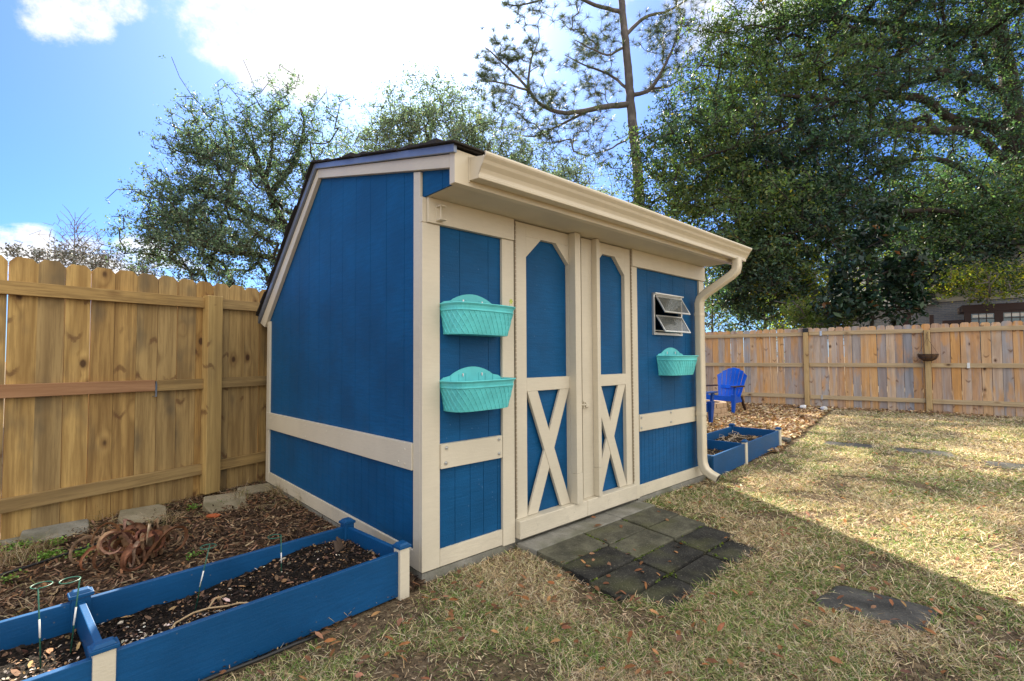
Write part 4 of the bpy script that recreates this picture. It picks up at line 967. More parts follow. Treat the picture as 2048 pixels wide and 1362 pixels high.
# ------------------------------------------------------------------ chairs, fire ring, lights
def chair(loc, facing, mat, mdark, label):
    e = empty('garden_chair', loc, math.atan2(facing[1], facing[0])-math.pi/2, label, 'chair', 'plastic garden chairs by the fire ring')
    # seat: slats sloping back
    m = MB()
    for k in range(6):
        y1 = .30-.098*k; y0 = y1-.088; z1, z0 = .375-.022*k-(.015 if k == 0 else 0), .375-.022*(k+1)
        m.hexa([(-.25,y0,z0-.018),(.25,y0,z0-.018),(.25,y1,z1-.018),(-.25,y1,z1-.018),(-.25,y0,z0),(.25,y0,z0),(.25,y1,z1),(-.25,y1,z1)])
    m.box(-.27,.27,.285,.31,.26,.372); m.box(-.275,-.25,-.28,.29,.21,.33); m.box(.25,.275,-.28,.29,.21,.33)
    m.build('seat', mat, e, .006)
    # fan back: slats
    m = MB(); n = 7; lean = R(24)
    def bp(x, q, off=0): return (x, -.26-math.sin(lean)*q+off*math.cos(lean)-.06*(1-(x/.33)**2)+.06, .22+math.cos(lean)*q+off*math.sin(lean))
    for k in range(n):
        c = (k-(n-1)/2)/((n-1)/2); w0, w1 = .064, .094
        b0, b1 = c*.19, c*.285; ht = .80-.15*abs(c)**2.0
        secs = []
        for q in np.linspace(0, 1, 6):
            hh = q*ht; cx = b0+(b1-b0)*q; hw = (w0+(w1-w0)*q)/2-.0032
            tilt_ = -.10*c*abs(c)*(1 if q > .9 else 0)
            secs.append([bp(cx-hw,hh-( .03*c if q > .99 else 0)*-1,0), bp(cx+hw,hh-(.03*c if q > .99 else 0),0), bp(cx+hw,hh-(.03*c if q > .99 else 0),-.022), bp(cx-hw,hh+(.03*c if q > .99 else 0),-.022)])
        m.sweep(secs, None)
    for q, hw in ((.30,.235),(.02,.215)): m.hexa([bp(-hw,q,-.004),bp(hw,q,-.004),bp(hw,q,-.03),bp(-hw,q,-.03),bp(-hw,q+.085,-.004),bp(hw,q+.085,-.004),bp(hw,q+.085,-.03),bp(-hw,q+.085,-.03)])
    m.build('backrest', mat, e, .004)
    for sx in (-1, 1):
        a = MB(); a.prism([(sx*.27,.36,.555),(sx*.385,.36,.555),(sx*.395,.25,.555),(sx*.36,-.22,.54),(sx*.30,-.34,.54),(sx*.26,-.34,.54)], (0,0,.028)); a.build('armrest', mdark, e, .006)
        l = MB(); l.hexa([(sx*.285-.025,.245,0),(sx*.285+.025,.245,0),(sx*.285+.025,.30,0),(sx*.285-.025,.30,0),(sx*.30-.045,.20,.40),(sx*.30+.045,.20,.40),(sx*.30+.045,.315,.40),(sx*.30-.045,.315,.40)])
        l.hexa([(sx*.315-.02,.23,.40),(sx*.315+.02,.23,.40),(sx*.315+.02,.30,.40),(sx*.315-.02,.30,.40),(sx*.33-.02,.24,.556),(sx*.33+.02,.24,.556),(sx*.33+.02,.31,.556),(sx*.33-.02,.31,.556)])
        l.build('leg', mat, e, .006)
        l = MB(); l.hexa([(sx*.27-.02,-.52,0),(sx*.27+.02,-.52,0),(sx*.27+.02,-.46,0),(sx*.27-.02,-.46,0),(sx*.265-.02,-.30,.33),(sx*.265+.02,-.30,.33),(sx*.265+.02,-.20,.33),(sx*.265-.02,-.20,.33)])
        l.build('leg', mdark, e, .005)
    return e
chair((4.62, 10.72, GZ+.012), (-.70,-.71), M['chairblue'], M['brownwood'], 'bright royal blue plastic garden chair facing the fire ring')
chair((3.17, 8.90, GZ+.012), (.80,.60), M['chairdark'], M['chairdark'], 'navy blue chair mostly hidden behind the downspout')
fr = empty('fire_ring', (3.88, 10.0, GZ), 0, 'round fire ring of tan stacked blocks beside the blue chair', 'fire ring', None)
for c in range(3):
    for k in range(14):
        a0 = 2*math.pi*(k+.5*(c % 2))/14; a1 = a0+2*math.pi/14-.03; ro, ri = .46-.01*c, .33
        m = MB(); pts = [(ro*math.cos(a), ro*math.sin(a)) for a in np.linspace(a0, a1, 4)]+[(ri*math.cos(a), ri*math.sin(a)) for a in (a1, a0)]
        am = (a0+a1)/2; cx, cy = .4*math.cos(am), .4*math.sin(am)
        m.prism([(x-cx, y-cy, 0) for x, y in pts], (0,0,.098)); o = m.build('block', M['firebrick'], fr, .008); o.location = (cx, cy, .004+c*.102)
for (px, py), lab in (((1605,819),'small white ground light at the foot of the post with the solar cap'), ((1646,822),'small white ground light at the corner of the leaf mulch')):
    g = gnd(px, py); e = empty('ground_light', (g[0], g[1], GZ+.01), rnd.uniform(0, 3), lab, 'light', 'ground lights by the weathered fence')
    MB().tube([(0,-.07,.045),(0,-.02,.05),(0,.05,.055)], [.055,.052,.03], 14).build('housing', M['whiteplastic'], e, .004)
    MB().tube([(0,.05,.055),(0,.12,.03),(.03,.18,.012)], [.02,.012,.008], 8).build('stake', M['black'], e)

# ------------------------------------------------------------------ trees
class Tree:
    """skeleton grown from given limbs by joining every twig target to its nearest node; pipe-model radii"""
    def __init__(s): s.p = []; s.par = []; s.rmin = []
    def node(s, p, par, rmin=0): s.p.append(np.array(p, float)); s.par.append(par); s.rmin.append(rmin); return len(s.p)-1
    def limb(s, pts, r0, r1, step=.45, attach=True, wob=.03):
        pts = [np.array(p, float) for p in pts]
        par = -1
        if s.p and attach:
            A = np.array(s.p); par = int(np.argmin(((A-pts[0])**2).sum(1)))
        seg = [np.linalg.norm(b-a) for a, b in zip(pts[:-1], pts[1:])]; T = sum(seg); n = max(2, int(T/step))
        # Catmull-Rom through the points
        ext = [2*pts[0]-pts[1]]+pts+[2*pts[-1]-pts[-2]]; cum = np.cumsum([0]+seg)
        for i in range(n+1):
            d = T*i/n; k = min(len(seg)-1, int(np.searchsorted(cum, d, 'right')-1)); t = (d-cum[k])/max(seg[k], 1e-6)
            a, b, c, e = ext[k:k+4]; q = .5*((2*b)+(c-a)*t+(2*a-5*b+4*c-e)*t*t+(3*b-a-3*c+e)*t**3)
            if 0 < i: q = q+rng.normal(0, wob*T/n, 3)
            par = s.node(q, par, r0+(r1-r0)*(i/n))
    def grow(s, targets, root, step=.35, droop=.0, wob=.10, bias=.25):
        T = np.array(targets); T = T[np.argsort(((T-root)**2).sum(1)+rng.normal(0, 1.5, len(T)))]
        cap = len(s.p)+len(T)*14+10; A = np.zeros((cap,3)); n = len(s.p); A[:n] = np.array(s.p); s.tips = []
        G = np.zeros(cap); G[:n] = np.linalg.norm(A[:n]-root, axis=1)
        for q in T:
            dq = np.linalg.norm(q-root)
            d2 = np.linalg.norm(A[:n]-q, axis=1)+bias*np.maximum(0, G[:n]-dq)*1.5
            par = int(np.argmin(d2)); a = A[par]; L = np.linalg.norm(q-a)
            if L < .05: continue
            k = max(1, min(12, int(L/step)))
            pd = a-A[s.par[par]] if s.par[par] >= 0 else q-a; pd = pd/(np.linalg.norm(pd)+1e-9)
            c1 = a+pd*L*.30; off = rng.normal(0, wob*L, 3)
            for i in range(1, k+1):
                t = i/k; x = (1-t)**2*a+2*t*(1-t)*(c1*.5+(a+q)*.25+off)+t*t*q; x = x-np.array([0,0,droop*L*math.sin(t*math.pi)])
                par = s.node(x, par); A[n] = x; G[n] = np.linalg.norm(x-root); n += 1
            s.tips.append(par)
    def wood(s, name, mat, rt, parent, loc, expo=.45, sides=6):
        P = np.array(s.p); par = np.array(s.par); N = len(P); cnt = np.zeros(N)
        kids = np.zeros(N, int); np.add.at(kids, par[par >= 0], 1); cnt[kids == 0] = 1
        for i in range(N-1, 0, -1):
            if par[i] >= 0: cnt[par[i]] += cnt[i]
        r = np.maximum(rt*np.maximum(cnt,1)**expo, np.array(s.rmin)*1.0)
        rm = np.array(s.rmin); r = np.where(rm > 0, rm, np.minimum(r, .12))
        e = np.where(par >= 0)[0]; a, b = P[par[e]], P[e]; d = b-a; L = np.linalg.norm(d, axis=1, keepdims=True)+1e-9; d = d/L
        ra = np.minimum(r[par[e]], r[e]*1.35)[:,None]; rb = r[e][:,None]
        ref = np.where(np.abs(d[:,2:3]) < .9, np.array([[0,0,1.]]), np.array([[1.,0,0]])); x = np.cross(d, ref); x /= np.linalg.norm(x, axis=1, keepdims=True); y = np.cross(d, x)
        m = len(e)
        V = np.zeros((m, 2*sides, 3))
        for k in range(sides):
            c, q = math.cos(2*math.pi*k/sides), math.sin(2*math.pi*k/sides)
            V[:,k] = a-d*ra*.25+(x*c+y*q)*ra; V[:,sides+k] = b+d*rb*.15+(x*c+y*q)*rb
        f = np.array([[k,(k+1)%sides,sides+(k+1)%sides,sides+k] for k in range(sides)]); F = (np.arange(m)[:,None,None]*2*sides+f[None]).reshape(-1,4)
        s.r = r
        return raw_mesh(name, V.reshape(-1,3), F, mat, None, parent, smooth=True, loc=loc)
    def leaves(s, name, mat, per, sig, Lr, asp, pal, parent, loc, wts=None, up=.25, back=2, tint=None, flat=1.0):
        tips = np.array(s.tips); P = np.array(s.p); par = np.array(s.par)
        base = [P[tips]]; cur = tips
        for _ in range(back):
            nx = par[cur]; nx = np.where(nx >= 0, nx, cur); base.append(P[nx]*.5+P[cur]*.5); cur = nx
        B = np.concatenate(base); w = np.concatenate([np.full(len(tips), 1.0)]+[np.full(len(tips), .6)]*back)
        n = int(per*len(tips)); idx = rng.choice(len(B), n, p=w/w.sum())
        m_ = max(1, n//6); cidx = rng.choice(len(B), m_, p=w/w.sum()); spray = B[cidx]+rng.normal(0, sig*1.1, (m_,3))*np.array([1,1,.8*flat])
        pick = rng.integers(0, m_, n); idx = cidx[pick]; C_ = spray[pick]+rng.normal(0, .62*(Lr[0]+Lr[1])/2, (n,3))
        keep = C_[:,2] > .3; C_ = C_[keep]; idx = idx[keep]; n = len(C_)
        L = rng.uniform(*Lr, n)*rng.choice((.7,1.,1.3), n, p=(.3,.45,.25)); col = palette(n, pal, .22, wts)
        tone = rng.normal(1, .22, len(tips)); col = np.clip(col*np.clip(tone[idx % len(tips)], .5, 1.6)[:,None], .002, .9)
        if tint is not None: col = tint(C_, col)
        az = rng.uniform(0, 2*math.pi, n); Rm = rotm(az, rng.normal(up, .6, n), rng.normal(0, .9, n))
        T4 = np.array([[-.5,0,0],[0,-.5,.06],[.5,0,0],[0,.5,.06]]); S = np.stack([L, L*asp, L], 1)
        V = np.einsum('nij,nkj->nki', Rm, T4[None]*S[:,None])+C_[:,None]
        return raw_mesh(name, V.reshape(-1,3), np.arange(n*4).reshape(n,4), mat, np.repeat(col, 4, 0), parent, loc=loc)
def clump_targets(blobs, per_clump=5, cl=.45):
    """blobs: (px, py, Y, rx, ry, rY, n) in metres around a point of the crown"""
    out = []
    for px, py, Y, rx, ry, rY, n in blobs:
        c = at(px, py, Y); m = max(1, n//per_clump)
        d = rng.normal(0, 1, (m,3)); d /= np.linalg.norm(d, axis=1, keepdims=True); rad = rng.random(m)**.42
        q = c+d*rad[:,None]*np.array([rx, rY, ry])
        for x in q: out.append(x+rng.normal(0, cl, (per_clump,3)))
    T = np.concatenate(out); return T[T[:,2] > .6]
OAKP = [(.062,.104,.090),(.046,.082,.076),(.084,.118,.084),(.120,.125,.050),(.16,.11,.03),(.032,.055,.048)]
OAKL = [(.130,.172,.138),(.100,.140,.118),(.165,.195,.140),(.20,.205,.09),(.18,.155,.10),(.066,.094,.078)]  # glare veil and haze are put into these leaf colours
def sun_patches(C_, col):    # sunlit boughs painted in as yellower patches
    k = np.clip((fbm(np.stack([C_[:,0]+.4*C_[:,1], C_[:,2]], 1), 3.2, 401)-.50)*5, 0, 1)[:,None]
    return np.clip(col*(1-k)+col*np.array([1.65, 1.40, .80])*k, .002, .9)
OAKW = [4,4,2.5,.6,.06,2.6]

def oak(name, label, base, limbs, blobs, per, Lr, rt=.011, sig=.16, wts=OAKW, pal=OAKP, trunkmat='bark', per_clump=5, cl=.45, sides=6, mat='leaf', asp=.5, back=2, group=None, cat='tree', wob=.10, up=.25, tint=None):
    e = empty(name, base, 0, label, cat, group); t = Tree()
    for i, (pts, r0, r1) in enumerate(limbs): t.limb(pts, r0, r1, attach=i > 0)
    t.grow(clump_targets(blobs, per_clump, cl), np.array(base)+np.array([0,0,1.5]), wob=wob)
    t.wood('trunk', M[trunkmat], rt, e, (0,0,0), sides=sides); bpy.data.objects  # parts
    if per: t.leaves('crown', M[mat], per, sig, Lr, asp, pal, e, (0,0,0), wts, up, back, tint)
    for c in e.children:
        c.location = -Vector(base)
    return e
A = at
# left live oak behind the pine fence
Yo = 15.0
b0 = A(640, 730, Yo); b0[2] = -.05
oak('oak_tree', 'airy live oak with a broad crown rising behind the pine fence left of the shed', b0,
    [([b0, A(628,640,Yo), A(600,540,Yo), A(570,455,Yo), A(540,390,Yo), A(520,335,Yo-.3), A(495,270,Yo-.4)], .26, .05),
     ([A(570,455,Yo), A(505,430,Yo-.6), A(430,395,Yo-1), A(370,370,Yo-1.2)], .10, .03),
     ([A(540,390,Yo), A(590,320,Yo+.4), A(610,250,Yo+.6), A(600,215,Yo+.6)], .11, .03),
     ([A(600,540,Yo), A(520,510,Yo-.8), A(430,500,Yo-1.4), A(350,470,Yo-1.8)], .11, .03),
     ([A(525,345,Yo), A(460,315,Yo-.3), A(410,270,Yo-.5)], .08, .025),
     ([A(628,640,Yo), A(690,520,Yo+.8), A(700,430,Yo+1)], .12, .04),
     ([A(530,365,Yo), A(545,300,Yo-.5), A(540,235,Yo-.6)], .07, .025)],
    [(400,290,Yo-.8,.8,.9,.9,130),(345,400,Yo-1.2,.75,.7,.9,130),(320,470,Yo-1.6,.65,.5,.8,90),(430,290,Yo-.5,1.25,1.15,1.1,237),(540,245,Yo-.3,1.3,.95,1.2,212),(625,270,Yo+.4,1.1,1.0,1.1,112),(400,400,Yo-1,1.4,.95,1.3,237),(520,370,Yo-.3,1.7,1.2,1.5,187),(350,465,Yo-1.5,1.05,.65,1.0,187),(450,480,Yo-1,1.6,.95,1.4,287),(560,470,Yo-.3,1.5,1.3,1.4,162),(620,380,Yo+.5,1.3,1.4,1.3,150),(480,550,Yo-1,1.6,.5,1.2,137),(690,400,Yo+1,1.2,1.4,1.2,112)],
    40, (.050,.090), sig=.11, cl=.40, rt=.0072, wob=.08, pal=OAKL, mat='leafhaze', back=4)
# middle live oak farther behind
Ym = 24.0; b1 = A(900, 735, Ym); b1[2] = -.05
oak('oak_tree', 'oak farther off, pale with painted-in haze, its crown showing above the shed roof', b1,
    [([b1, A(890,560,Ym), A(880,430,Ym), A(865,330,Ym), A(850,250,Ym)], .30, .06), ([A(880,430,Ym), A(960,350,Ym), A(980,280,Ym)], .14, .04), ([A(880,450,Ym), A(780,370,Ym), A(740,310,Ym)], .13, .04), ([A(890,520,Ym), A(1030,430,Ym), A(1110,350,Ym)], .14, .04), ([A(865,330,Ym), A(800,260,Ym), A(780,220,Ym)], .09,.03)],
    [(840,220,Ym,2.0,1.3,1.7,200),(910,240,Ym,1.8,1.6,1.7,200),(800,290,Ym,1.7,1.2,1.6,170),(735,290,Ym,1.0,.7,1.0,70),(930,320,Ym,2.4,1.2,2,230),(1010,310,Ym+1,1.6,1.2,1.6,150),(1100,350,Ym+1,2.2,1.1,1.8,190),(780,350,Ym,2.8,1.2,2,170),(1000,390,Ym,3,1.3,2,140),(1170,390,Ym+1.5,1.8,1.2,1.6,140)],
    54, (.08,.13), sig=.18, cl=.6, rt=.010, pal=[(.19,.22,.18),(.15,.18,.155),(.21,.23,.18),(.21,.19,.12)], wts=[4,3,2,1], mat='leafhaze', back=4)  # palette lightened to paint in the haze of distance
# tall pine
Yp = 28.0; KP = 1.4
def AP(x, y, Y): return A(x, y, Yp+(Y-Yp)*KP)
b2 = AP(1282, 735, Yp); b2[2] = -.05
pe = empty('pine_tree', b2, 0, 'tall open pine with a bare reddish trunk between the two oaks', 'tree')
t = Tree()
for i, (pts, r0, r1) in enumerate([
    ([b2, AP(1278,400,Yp), AP(1266,260,Yp), AP(1256,140,Yp), AP(1243,0,Yp), AP(1238,-130,Yp), AP(1236,-240,Yp)], .30, .10),
    ([AP(1262,208,Yp), AP(1200,215,Yp-.4), AP(1130,226,Yp-.8), AP(1080,208,Yp-1.0), AP(1050,170,Yp-1.1), AP(1000,120,Yp-1.3), AP(970,95,Yp-1.3)], .13, .025),
    ([AP(1056,188,Yp-1), AP(1060,130,Yp-1), AP(1078,80,Yp-.9)], .06, .02),
    ([AP(1180,220,Yp-.5), AP(1120,250,Yp-.6), AP(1070,272,Yp-.8), AP(1010,268,Yp-1)], .06, .02),
    ([AP(1055,180,Yp-1.1), AP(1000,165,Yp-1.4), AP(960,160,Yp-1.4)], .05, .02),
    ([AP(1264,185,Yp), AP(1220,150,Yp+.4), AP(1170,130,Yp+.6), AP(1130,110,Yp+.7)], .07, .02),
    ([AP(1266,190,Yp), AP(1300,178,Yp-.3), AP(1330,130,Yp-.5), AP(1360,60,Yp-.6), AP(1370,20,Yp-.6)], .09, .02),
    ([AP(1300,178,Yp-.3), AP(1340,172,Yp+.2), AP(1370,150,Yp+.4)], .05, .02),
    ([AP(1250,72,Yp), AP(1290,35,Yp+.4), AP(1340,20,Yp+.8), AP(1400,-20,Yp+1)], .09, .025),
    ([AP(1238,22,Yp), AP(1190,10,Yp-.4), AP(1130,-10,Yp-.8), AP(1040,10,Yp-1.2), AP(1005,5,Yp-1.3)], .09, .02),
    ([AP(1246,95,Yp), AP(1215,110,Yp-.6), AP(1180,95,Yp-1), AP(1150,80,Yp-1.2)], .06, .02),
    ([AP(1268,270,Yp), AP(1215,300,Yp-.5), AP(1180,310,Yp-.9)], .05, .018),
    ([AP(1270,290,Yp), AP(1330,250,Yp+.4), AP(1370,230,Yp+.6)], .05, .02),
    ([AP(1240,-60,Yp), AP(1150,-110,Yp), AP(1080,-140,Yp)], .09, .02), ([AP(1240,-60,Yp), AP(1330,-120,Yp+.5), AP(1400,-150,Yp+.8)], .09, .02)]): t.limb(pts, r0*KP, r1*1.2, attach=i > 0, step=.4)
pt = clump_targets([(x_, y_, Yp+(Y_-Yp)*KP, r1_*KP, r2_*KP, r3_*KP, n_) for x_, y_, Y_, r1_, r2_, r3_, n_ in [(985,120,Yp-1.3,.75,.75,.9,61),(1035,110,Yp-1.1,.7,.9,.9,68),(1075,115,Yp-.9,.4,.5,.7,23),(985,180,Yp-1.4,.8,.7,.8,57),(1050,210,Yp-1,1.3,.6,1,61),(1110,190,Yp-.8,1.1,.6,.9,51),(1010,250,Yp-1,1.0,.5,.8,37),(1090,270,Yp-.6,1.2,.6,.9,57),(1170,240,Yp-.4,1.1,.7,.9,57),(1180,130,Yp+.3,1.3,.9,1,78),(1200,170,Yp+.2,1.0,.5,.9,37),(1160,80,Yp-.9,.7,.6,.7,30),(1210,70,Yp-.3,.7,.8,.8,34),(1340,90,Yp-.4,.9,1.3,1,91),(1330,160,Yp,.8,.6,.9,37),(1305,60,Yp+.3,.9,.7,.9,44),(1370,20,Yp+.6,.9,.7,.9,40),(1060,15,Yp-1.1,1.2,.45,.9,51),(1150,20,Yp-.6,.8,.5,.8,23),(1190,300,Yp-.8,.7,.4,.7,30),(1350,240,Yp+.5,.8,.5,.7,23),(1180,-110,Yp,2.5,1.2,2,85),(1340,-120,Yp,2.2,1.2,2,74),(1240,-220,Yp,1.5,1.3,1.5,68)]], 2, .30)
t.grow(pt, b2+np.array([0,0,6]), step=.25, wob=.10, droop=-.05)
t.wood('trunk', M['pinebark'], .0085, pe, (0,0,0), expo=.42, sides=7)
tips = np.array(t.tips); P = np.array(t.p); par = np.array(t.par); TB = P[tips]; dirs = TB-P[par[tips]]; dirs /= np.linalg.norm(dirs, axis=1, keepdims=True)+1e-9
per = 58; n = len(tips)*per; idx = np.repeat(np.arange(len(tips)), per)
dv = rng.normal(0, 1, (n,3))*.75+dirs[idx]*.55+np.array([0,0,.25]); dv /= np.linalg.norm(dv, axis=1, keepdims=True); Ln = rng.uniform(.27,.46,n)[:,None]
st = TB[idx]-dirs[idx]*rng.uniform(0,.12,n)[:,None]; sd = np.cross(dv, rng.normal(0,1,(n,3))); sd /= np.linalg.norm(sd, axis=1, keepdims=True)
V = np.stack([st-sd*.0050, st+sd*.0050, st+dv*Ln*.6+sd*.0040-np.array([0,0,.01]), st+dv*Ln-np.array([0,0,.03])], 1).reshape(-1,3)
raw_mesh('crown', V, np.arange(n*4).reshape(n,4), M['needle'], np.repeat(palette(n, [(.055,.085,.035),(.040,.065,.032),(.085,.105,.04),(.12,.10,.04)], .2, [4,4,2,.5]), 4, 0), pe)
for c in pe.children: c.location = -Vector(b2)
# big spreading oak on the right
Yr = 22.0; KR = Yr/16
def AR(x, y, Y): return A(x, y, Yr+(Y-Yr)*KR)
b3 = AR(2035, 735, Yr); b3[2] = -.05
oak('oak_tree', 'huge dark live oak with arching limbs filling the right of the sky', b3,
    [(p_, u_*1.3, v_*1.2) for p_, u_, v_ in [([b3, AR(2040,560,Yr), AR(2040,400,Yr), AR(2030,250,Yr), AR(2010,120,Yr), AR(1985,0,Yr), AR(1960,-120,Yr)], .46, .18),
     ([AR(2040,330,Yr), AR(1990,258,Yr-.3), AR(1900,238,Yr-.8), AR(1850,200,Yr-1.1), AR(1770,192,Yr-1.4), AR(1680,200,Yr-1.7), AR(1560,190,Yr-2)], .21, .05),
     ([AR(2040,360,Yr), AR(1950,270,Yr-1), AR(1880,262,Yr-1.4), AR(1800,258,Yr-1.8), AR(1720,275,Yr-2.2), AR(1600,300,Yr-2.6)], .20, .05),
     ([AR(2045,420,Yr), AR(1990,390,Yr-1), AR(1930,345,Yr-1.5), AR(1880,320,Yr-1.9), AR(1800,325,Yr-2.3), AR(1720,365,Yr-2.6)], .15, .04),
     ([AR(2020,200,Yr), AR(1960,160,Yr-.5), AR(1880,140,Yr-1), AR(1810,142,Yr-1.3), AR(1740,150,Yr-1.6)], .15, .04),
     ([AR(2000,60,Yr), AR(1900,60,Yr+.6), AR(1780,50,Yr+1), AR(1620,30,Yr+1.2), AR(1490,60,Yr+1.2)], .20, .05),
     ([AR(1975,-60,Yr), AR(1850,-90,Yr), AR(1700,-100,Yr), AR(1560,-60,Yr)], .18, .05),
     ([AR(2040,480,Yr), AR(1960,470,Yr-1.2), AR(1880,490,Yr-1.9), AR(1800,470,Yr-2.2)], .12, .03),
     ([AR(1680,200,Yr-1.7), AR(1560,260,Yr-2), AR(1450,300,Yr-2), AR(1360,330,Yr-1.8)], .07, .03),
     ([AR(2040,450,Yr), AR(1980,440,Yr-2), AR(1850,420,Yr-2.8), AR(1700,440,Yr-3.2), AR(1560,470,Yr-3.2)], .12, .035)]],
    [(x_, y_, Yr+(Y_-Yr)*KR, r1_*KR, r2_*KR, r3_*KR, n_) for x_, y_, Y_, r1_, r2_, r3_, n_ in [(1450,110,Yr+1.6,1.5,1.6,1.7,230),(1560,60,Yr+1.2,2.0,1.6,1.8,290),(1700,60,Yr+.5,2.4,1.9,2,330),(1850,40,Yr,2.6,2.0,2.2,290),(1990,60,Yr-.5,2.2,2.6,2,230),
     (1480,210,Yr+.6,1.6,1.3,1.6,220),(1390,270,Yr+.2,1.6,1.1,1.4,210),(1300,320,Yr+.4,1.1,.9,1.1,110),(1600,200,Yr-.8,2.0,1.4,1.8,260),(1720,170,Yr-1.2,1.9,1.1,1.6,200),
     (1420,370,Yr-.6,1.7,1.1,1.5,270),(1530,320,Yr-1.4,2.0,1.4,1.7,320),(1660,320,Yr-2,2.0,1.3,1.6,260),(1340,420,Yr,1.2,.8,1.1,90),(1520,440,Yr-2,1.9,1.1,1.6,330),(1640,440,Yr-2.6,1.8,1.0,1.5,250),
     (1500,520,Yr-2,1.3,.9,1.3,250),(1560,555,Yr-2.2,.9,.5,1.0,90),(1490,590,Yr-1.5,.9,.5,1,130),(1780,360,Yr-2,1.8,.9,1.5,140),(1900,400,Yr-1.5,2.0,1.3,1.6,190),(2010,420,Yr-1.5,1.6,1.6,1.6,160),
     (1860,500,Yr-2,1.8,.7,1.4,120),(1960,530,Yr-1.5,1.8,.8,1.4,160),(1900,550,Yr-1,1.6,.3,1.2,60),(2040,575,Yr-2.5,.8,.4,1,50),(1960,270,Yr-.5,1.8,1.0,1.4,60),(1900,180,Yr-.8,1.8,1.0,1.5,110),(1930,450,Yr-2,2.0,1.0,1.5,230),(2030,500,Yr-2,1.8,.9,1.5,220),(1850,535,Yr-2,1.5,.3,1.2,70),(2000,350,Yr-1,1.6,1.0,1.5,130),(2120,300,Yr,2.5,3.5,2.5,240),(2150,0,Yr,2.5,3,2.5,180),(1700,-120,Yr,4,1.6,3,280),(1950,-140,Yr,4,1.6,3,260)]],
    48, (.100,.175), sig=.24, cl=.62, rt=.015, tint=sun_patches, back=3, wob=.09, pal=OAKP, asp=.46)
# magnolia behind the weathered fence
Yg = 12.6; b4 = A(1742, 760, Yg+.3); b4[2] = -.05
oak('magnolia_tree', 'dark glossy big-leaved magnolia leaning over the weathered fence', b4,
    [([b4, A(1744,660,Yg+.2), A(1740,600,Yg), A(1735,540,Yg), A(1745,480,Yg)], .055, .025), ([A(1742,640,Yg+.1), A(1790,625,Yg), A(1840,612,Yg)], .022, .012), ([A(1738,600,Yg), A(1690,600,Yg-.2), A(1650,590,Yg-.3)], .025, .012), ([A(1738,560,Yg), A(1800,530,Yg-.2), A(1850,510,Yg-.3)], .03, .012), ([A(1736,540,Yg), A(1690,510,Yg-.2), A(1660,480,Yg-.2)], .03, .012)],
    [(1740,480,Yg,.55,.45,.6,26),(1790,540,Yg-.1,.55,.45,.6,34),(1700,540,Yg-.2,.5,.45,.6,30),(1680,610,Yg-.2,.38,.22,.45,20),(1740,600,Yg-.2,.5,.3,.5,24),(1820,600,Yg-.1,.4,.25,.45,20),(1850,550,Yg-.1,.35,.4,.4,18),(1760,430,Yg,.4,.25,.4,12),(1800,640,Yg-.1,.25,.1,.3,5)],
    24, (.13,.23), rt=.006, sig=.10, cl=.12, per_clump=2, pal=[(.014,.036,.022),(.020,.050,.030),(.010,.026,.017),(.035,.060,.028),(.13,.06,.025)], wts=[4,4,3,1.5,.25], mat='leafgloss', asp=.42, back=1)
# shrubs and farther trees beyond the fences
YG = [(.12,.17,.04),(.20,.24,.05),(.28,.26,.05),(.06,.10,.04),(.04,.07,.04)]  # yellow greens carry painted sunlight; the big oak shades these crowns
def far_tree(name, label, px, py, Y, rx, ry, n, per, Lr, pal, trunk=.09, cl=.4, mat='leaf', sig=.2, group=None, rt=.009, tm='greybark', cat='tree', extra=()):
    b = A(px, 735, Y); b[2] = -.05; c = A(px, py, Y)
    lim = [([b, b*.5+c*.5, c, c+np.array([0,0,ry*.6])], trunk, .02)]
    return oak(name, label, b, lim, [(px, py, Y, rx, ry, rx*.8, n)]+list(extra), per, Lr, rt=rt, sig=sig, pal=pal, wts=None, trunkmat=tm, cl=cl, mat=mat, group=group, cat=cat)
far_tree('shrub', 'olive green shrub rising just behind the weathered fence', 1640, 640, 13.5, 1.0, .55, 130, 42, (.05,.10), [(.10,.12,.04),(.13,.15,.05),(.07,.10,.03)], .04, .2, sig=.12, cat='shrub')
far_tree('oak_tree', 'yellow green young oak with painted-in sunlight under the big oak, behind the weathered fence', 1610, 570, 19, 1.9, 1.2, 260, 40, (.08,.14), YG, .10, .4, sig=.2, mat='leafsunpaint')
far_tree('oak_tree', 'yellow green oak with painted-in sunlight in front of the neighbouring house', 1975, 560, 17.5, 1.7, .40, 100, 40, (.07,.12), YG, .08, .3, sig=.18, mat='leafsunpaint', extra=[(1890,556,17.5,.8,.22,.8,36)])
far_tree('bare_shrub_tree', 'grey brown hazy tree seen between the downspout and the oak', 1425, 610, 24, 1.5, 2.0, 170, 26, (.07,.13), [(.12,.11,.09),(.09,.10,.07),(.16,.14,.10),(.10,.13,.05)], .09, .4, sig=.22)
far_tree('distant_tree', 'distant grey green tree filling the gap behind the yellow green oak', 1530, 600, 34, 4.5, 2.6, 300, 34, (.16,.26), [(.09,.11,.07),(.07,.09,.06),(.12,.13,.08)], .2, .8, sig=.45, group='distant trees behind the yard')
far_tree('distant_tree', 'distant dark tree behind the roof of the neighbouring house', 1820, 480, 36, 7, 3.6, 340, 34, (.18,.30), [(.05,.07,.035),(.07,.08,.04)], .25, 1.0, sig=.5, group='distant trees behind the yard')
far_tree('distant_tree', 'distant tree behind the right end of the shed roof', 1290, 560, 36, 5.5, 3.6, 360, 30, (.18,.28), [(.09,.11,.08),(.07,.09,.07),(.11,.12,.08)], .25, .9, sig=.5, group='distant trees behind the yard')
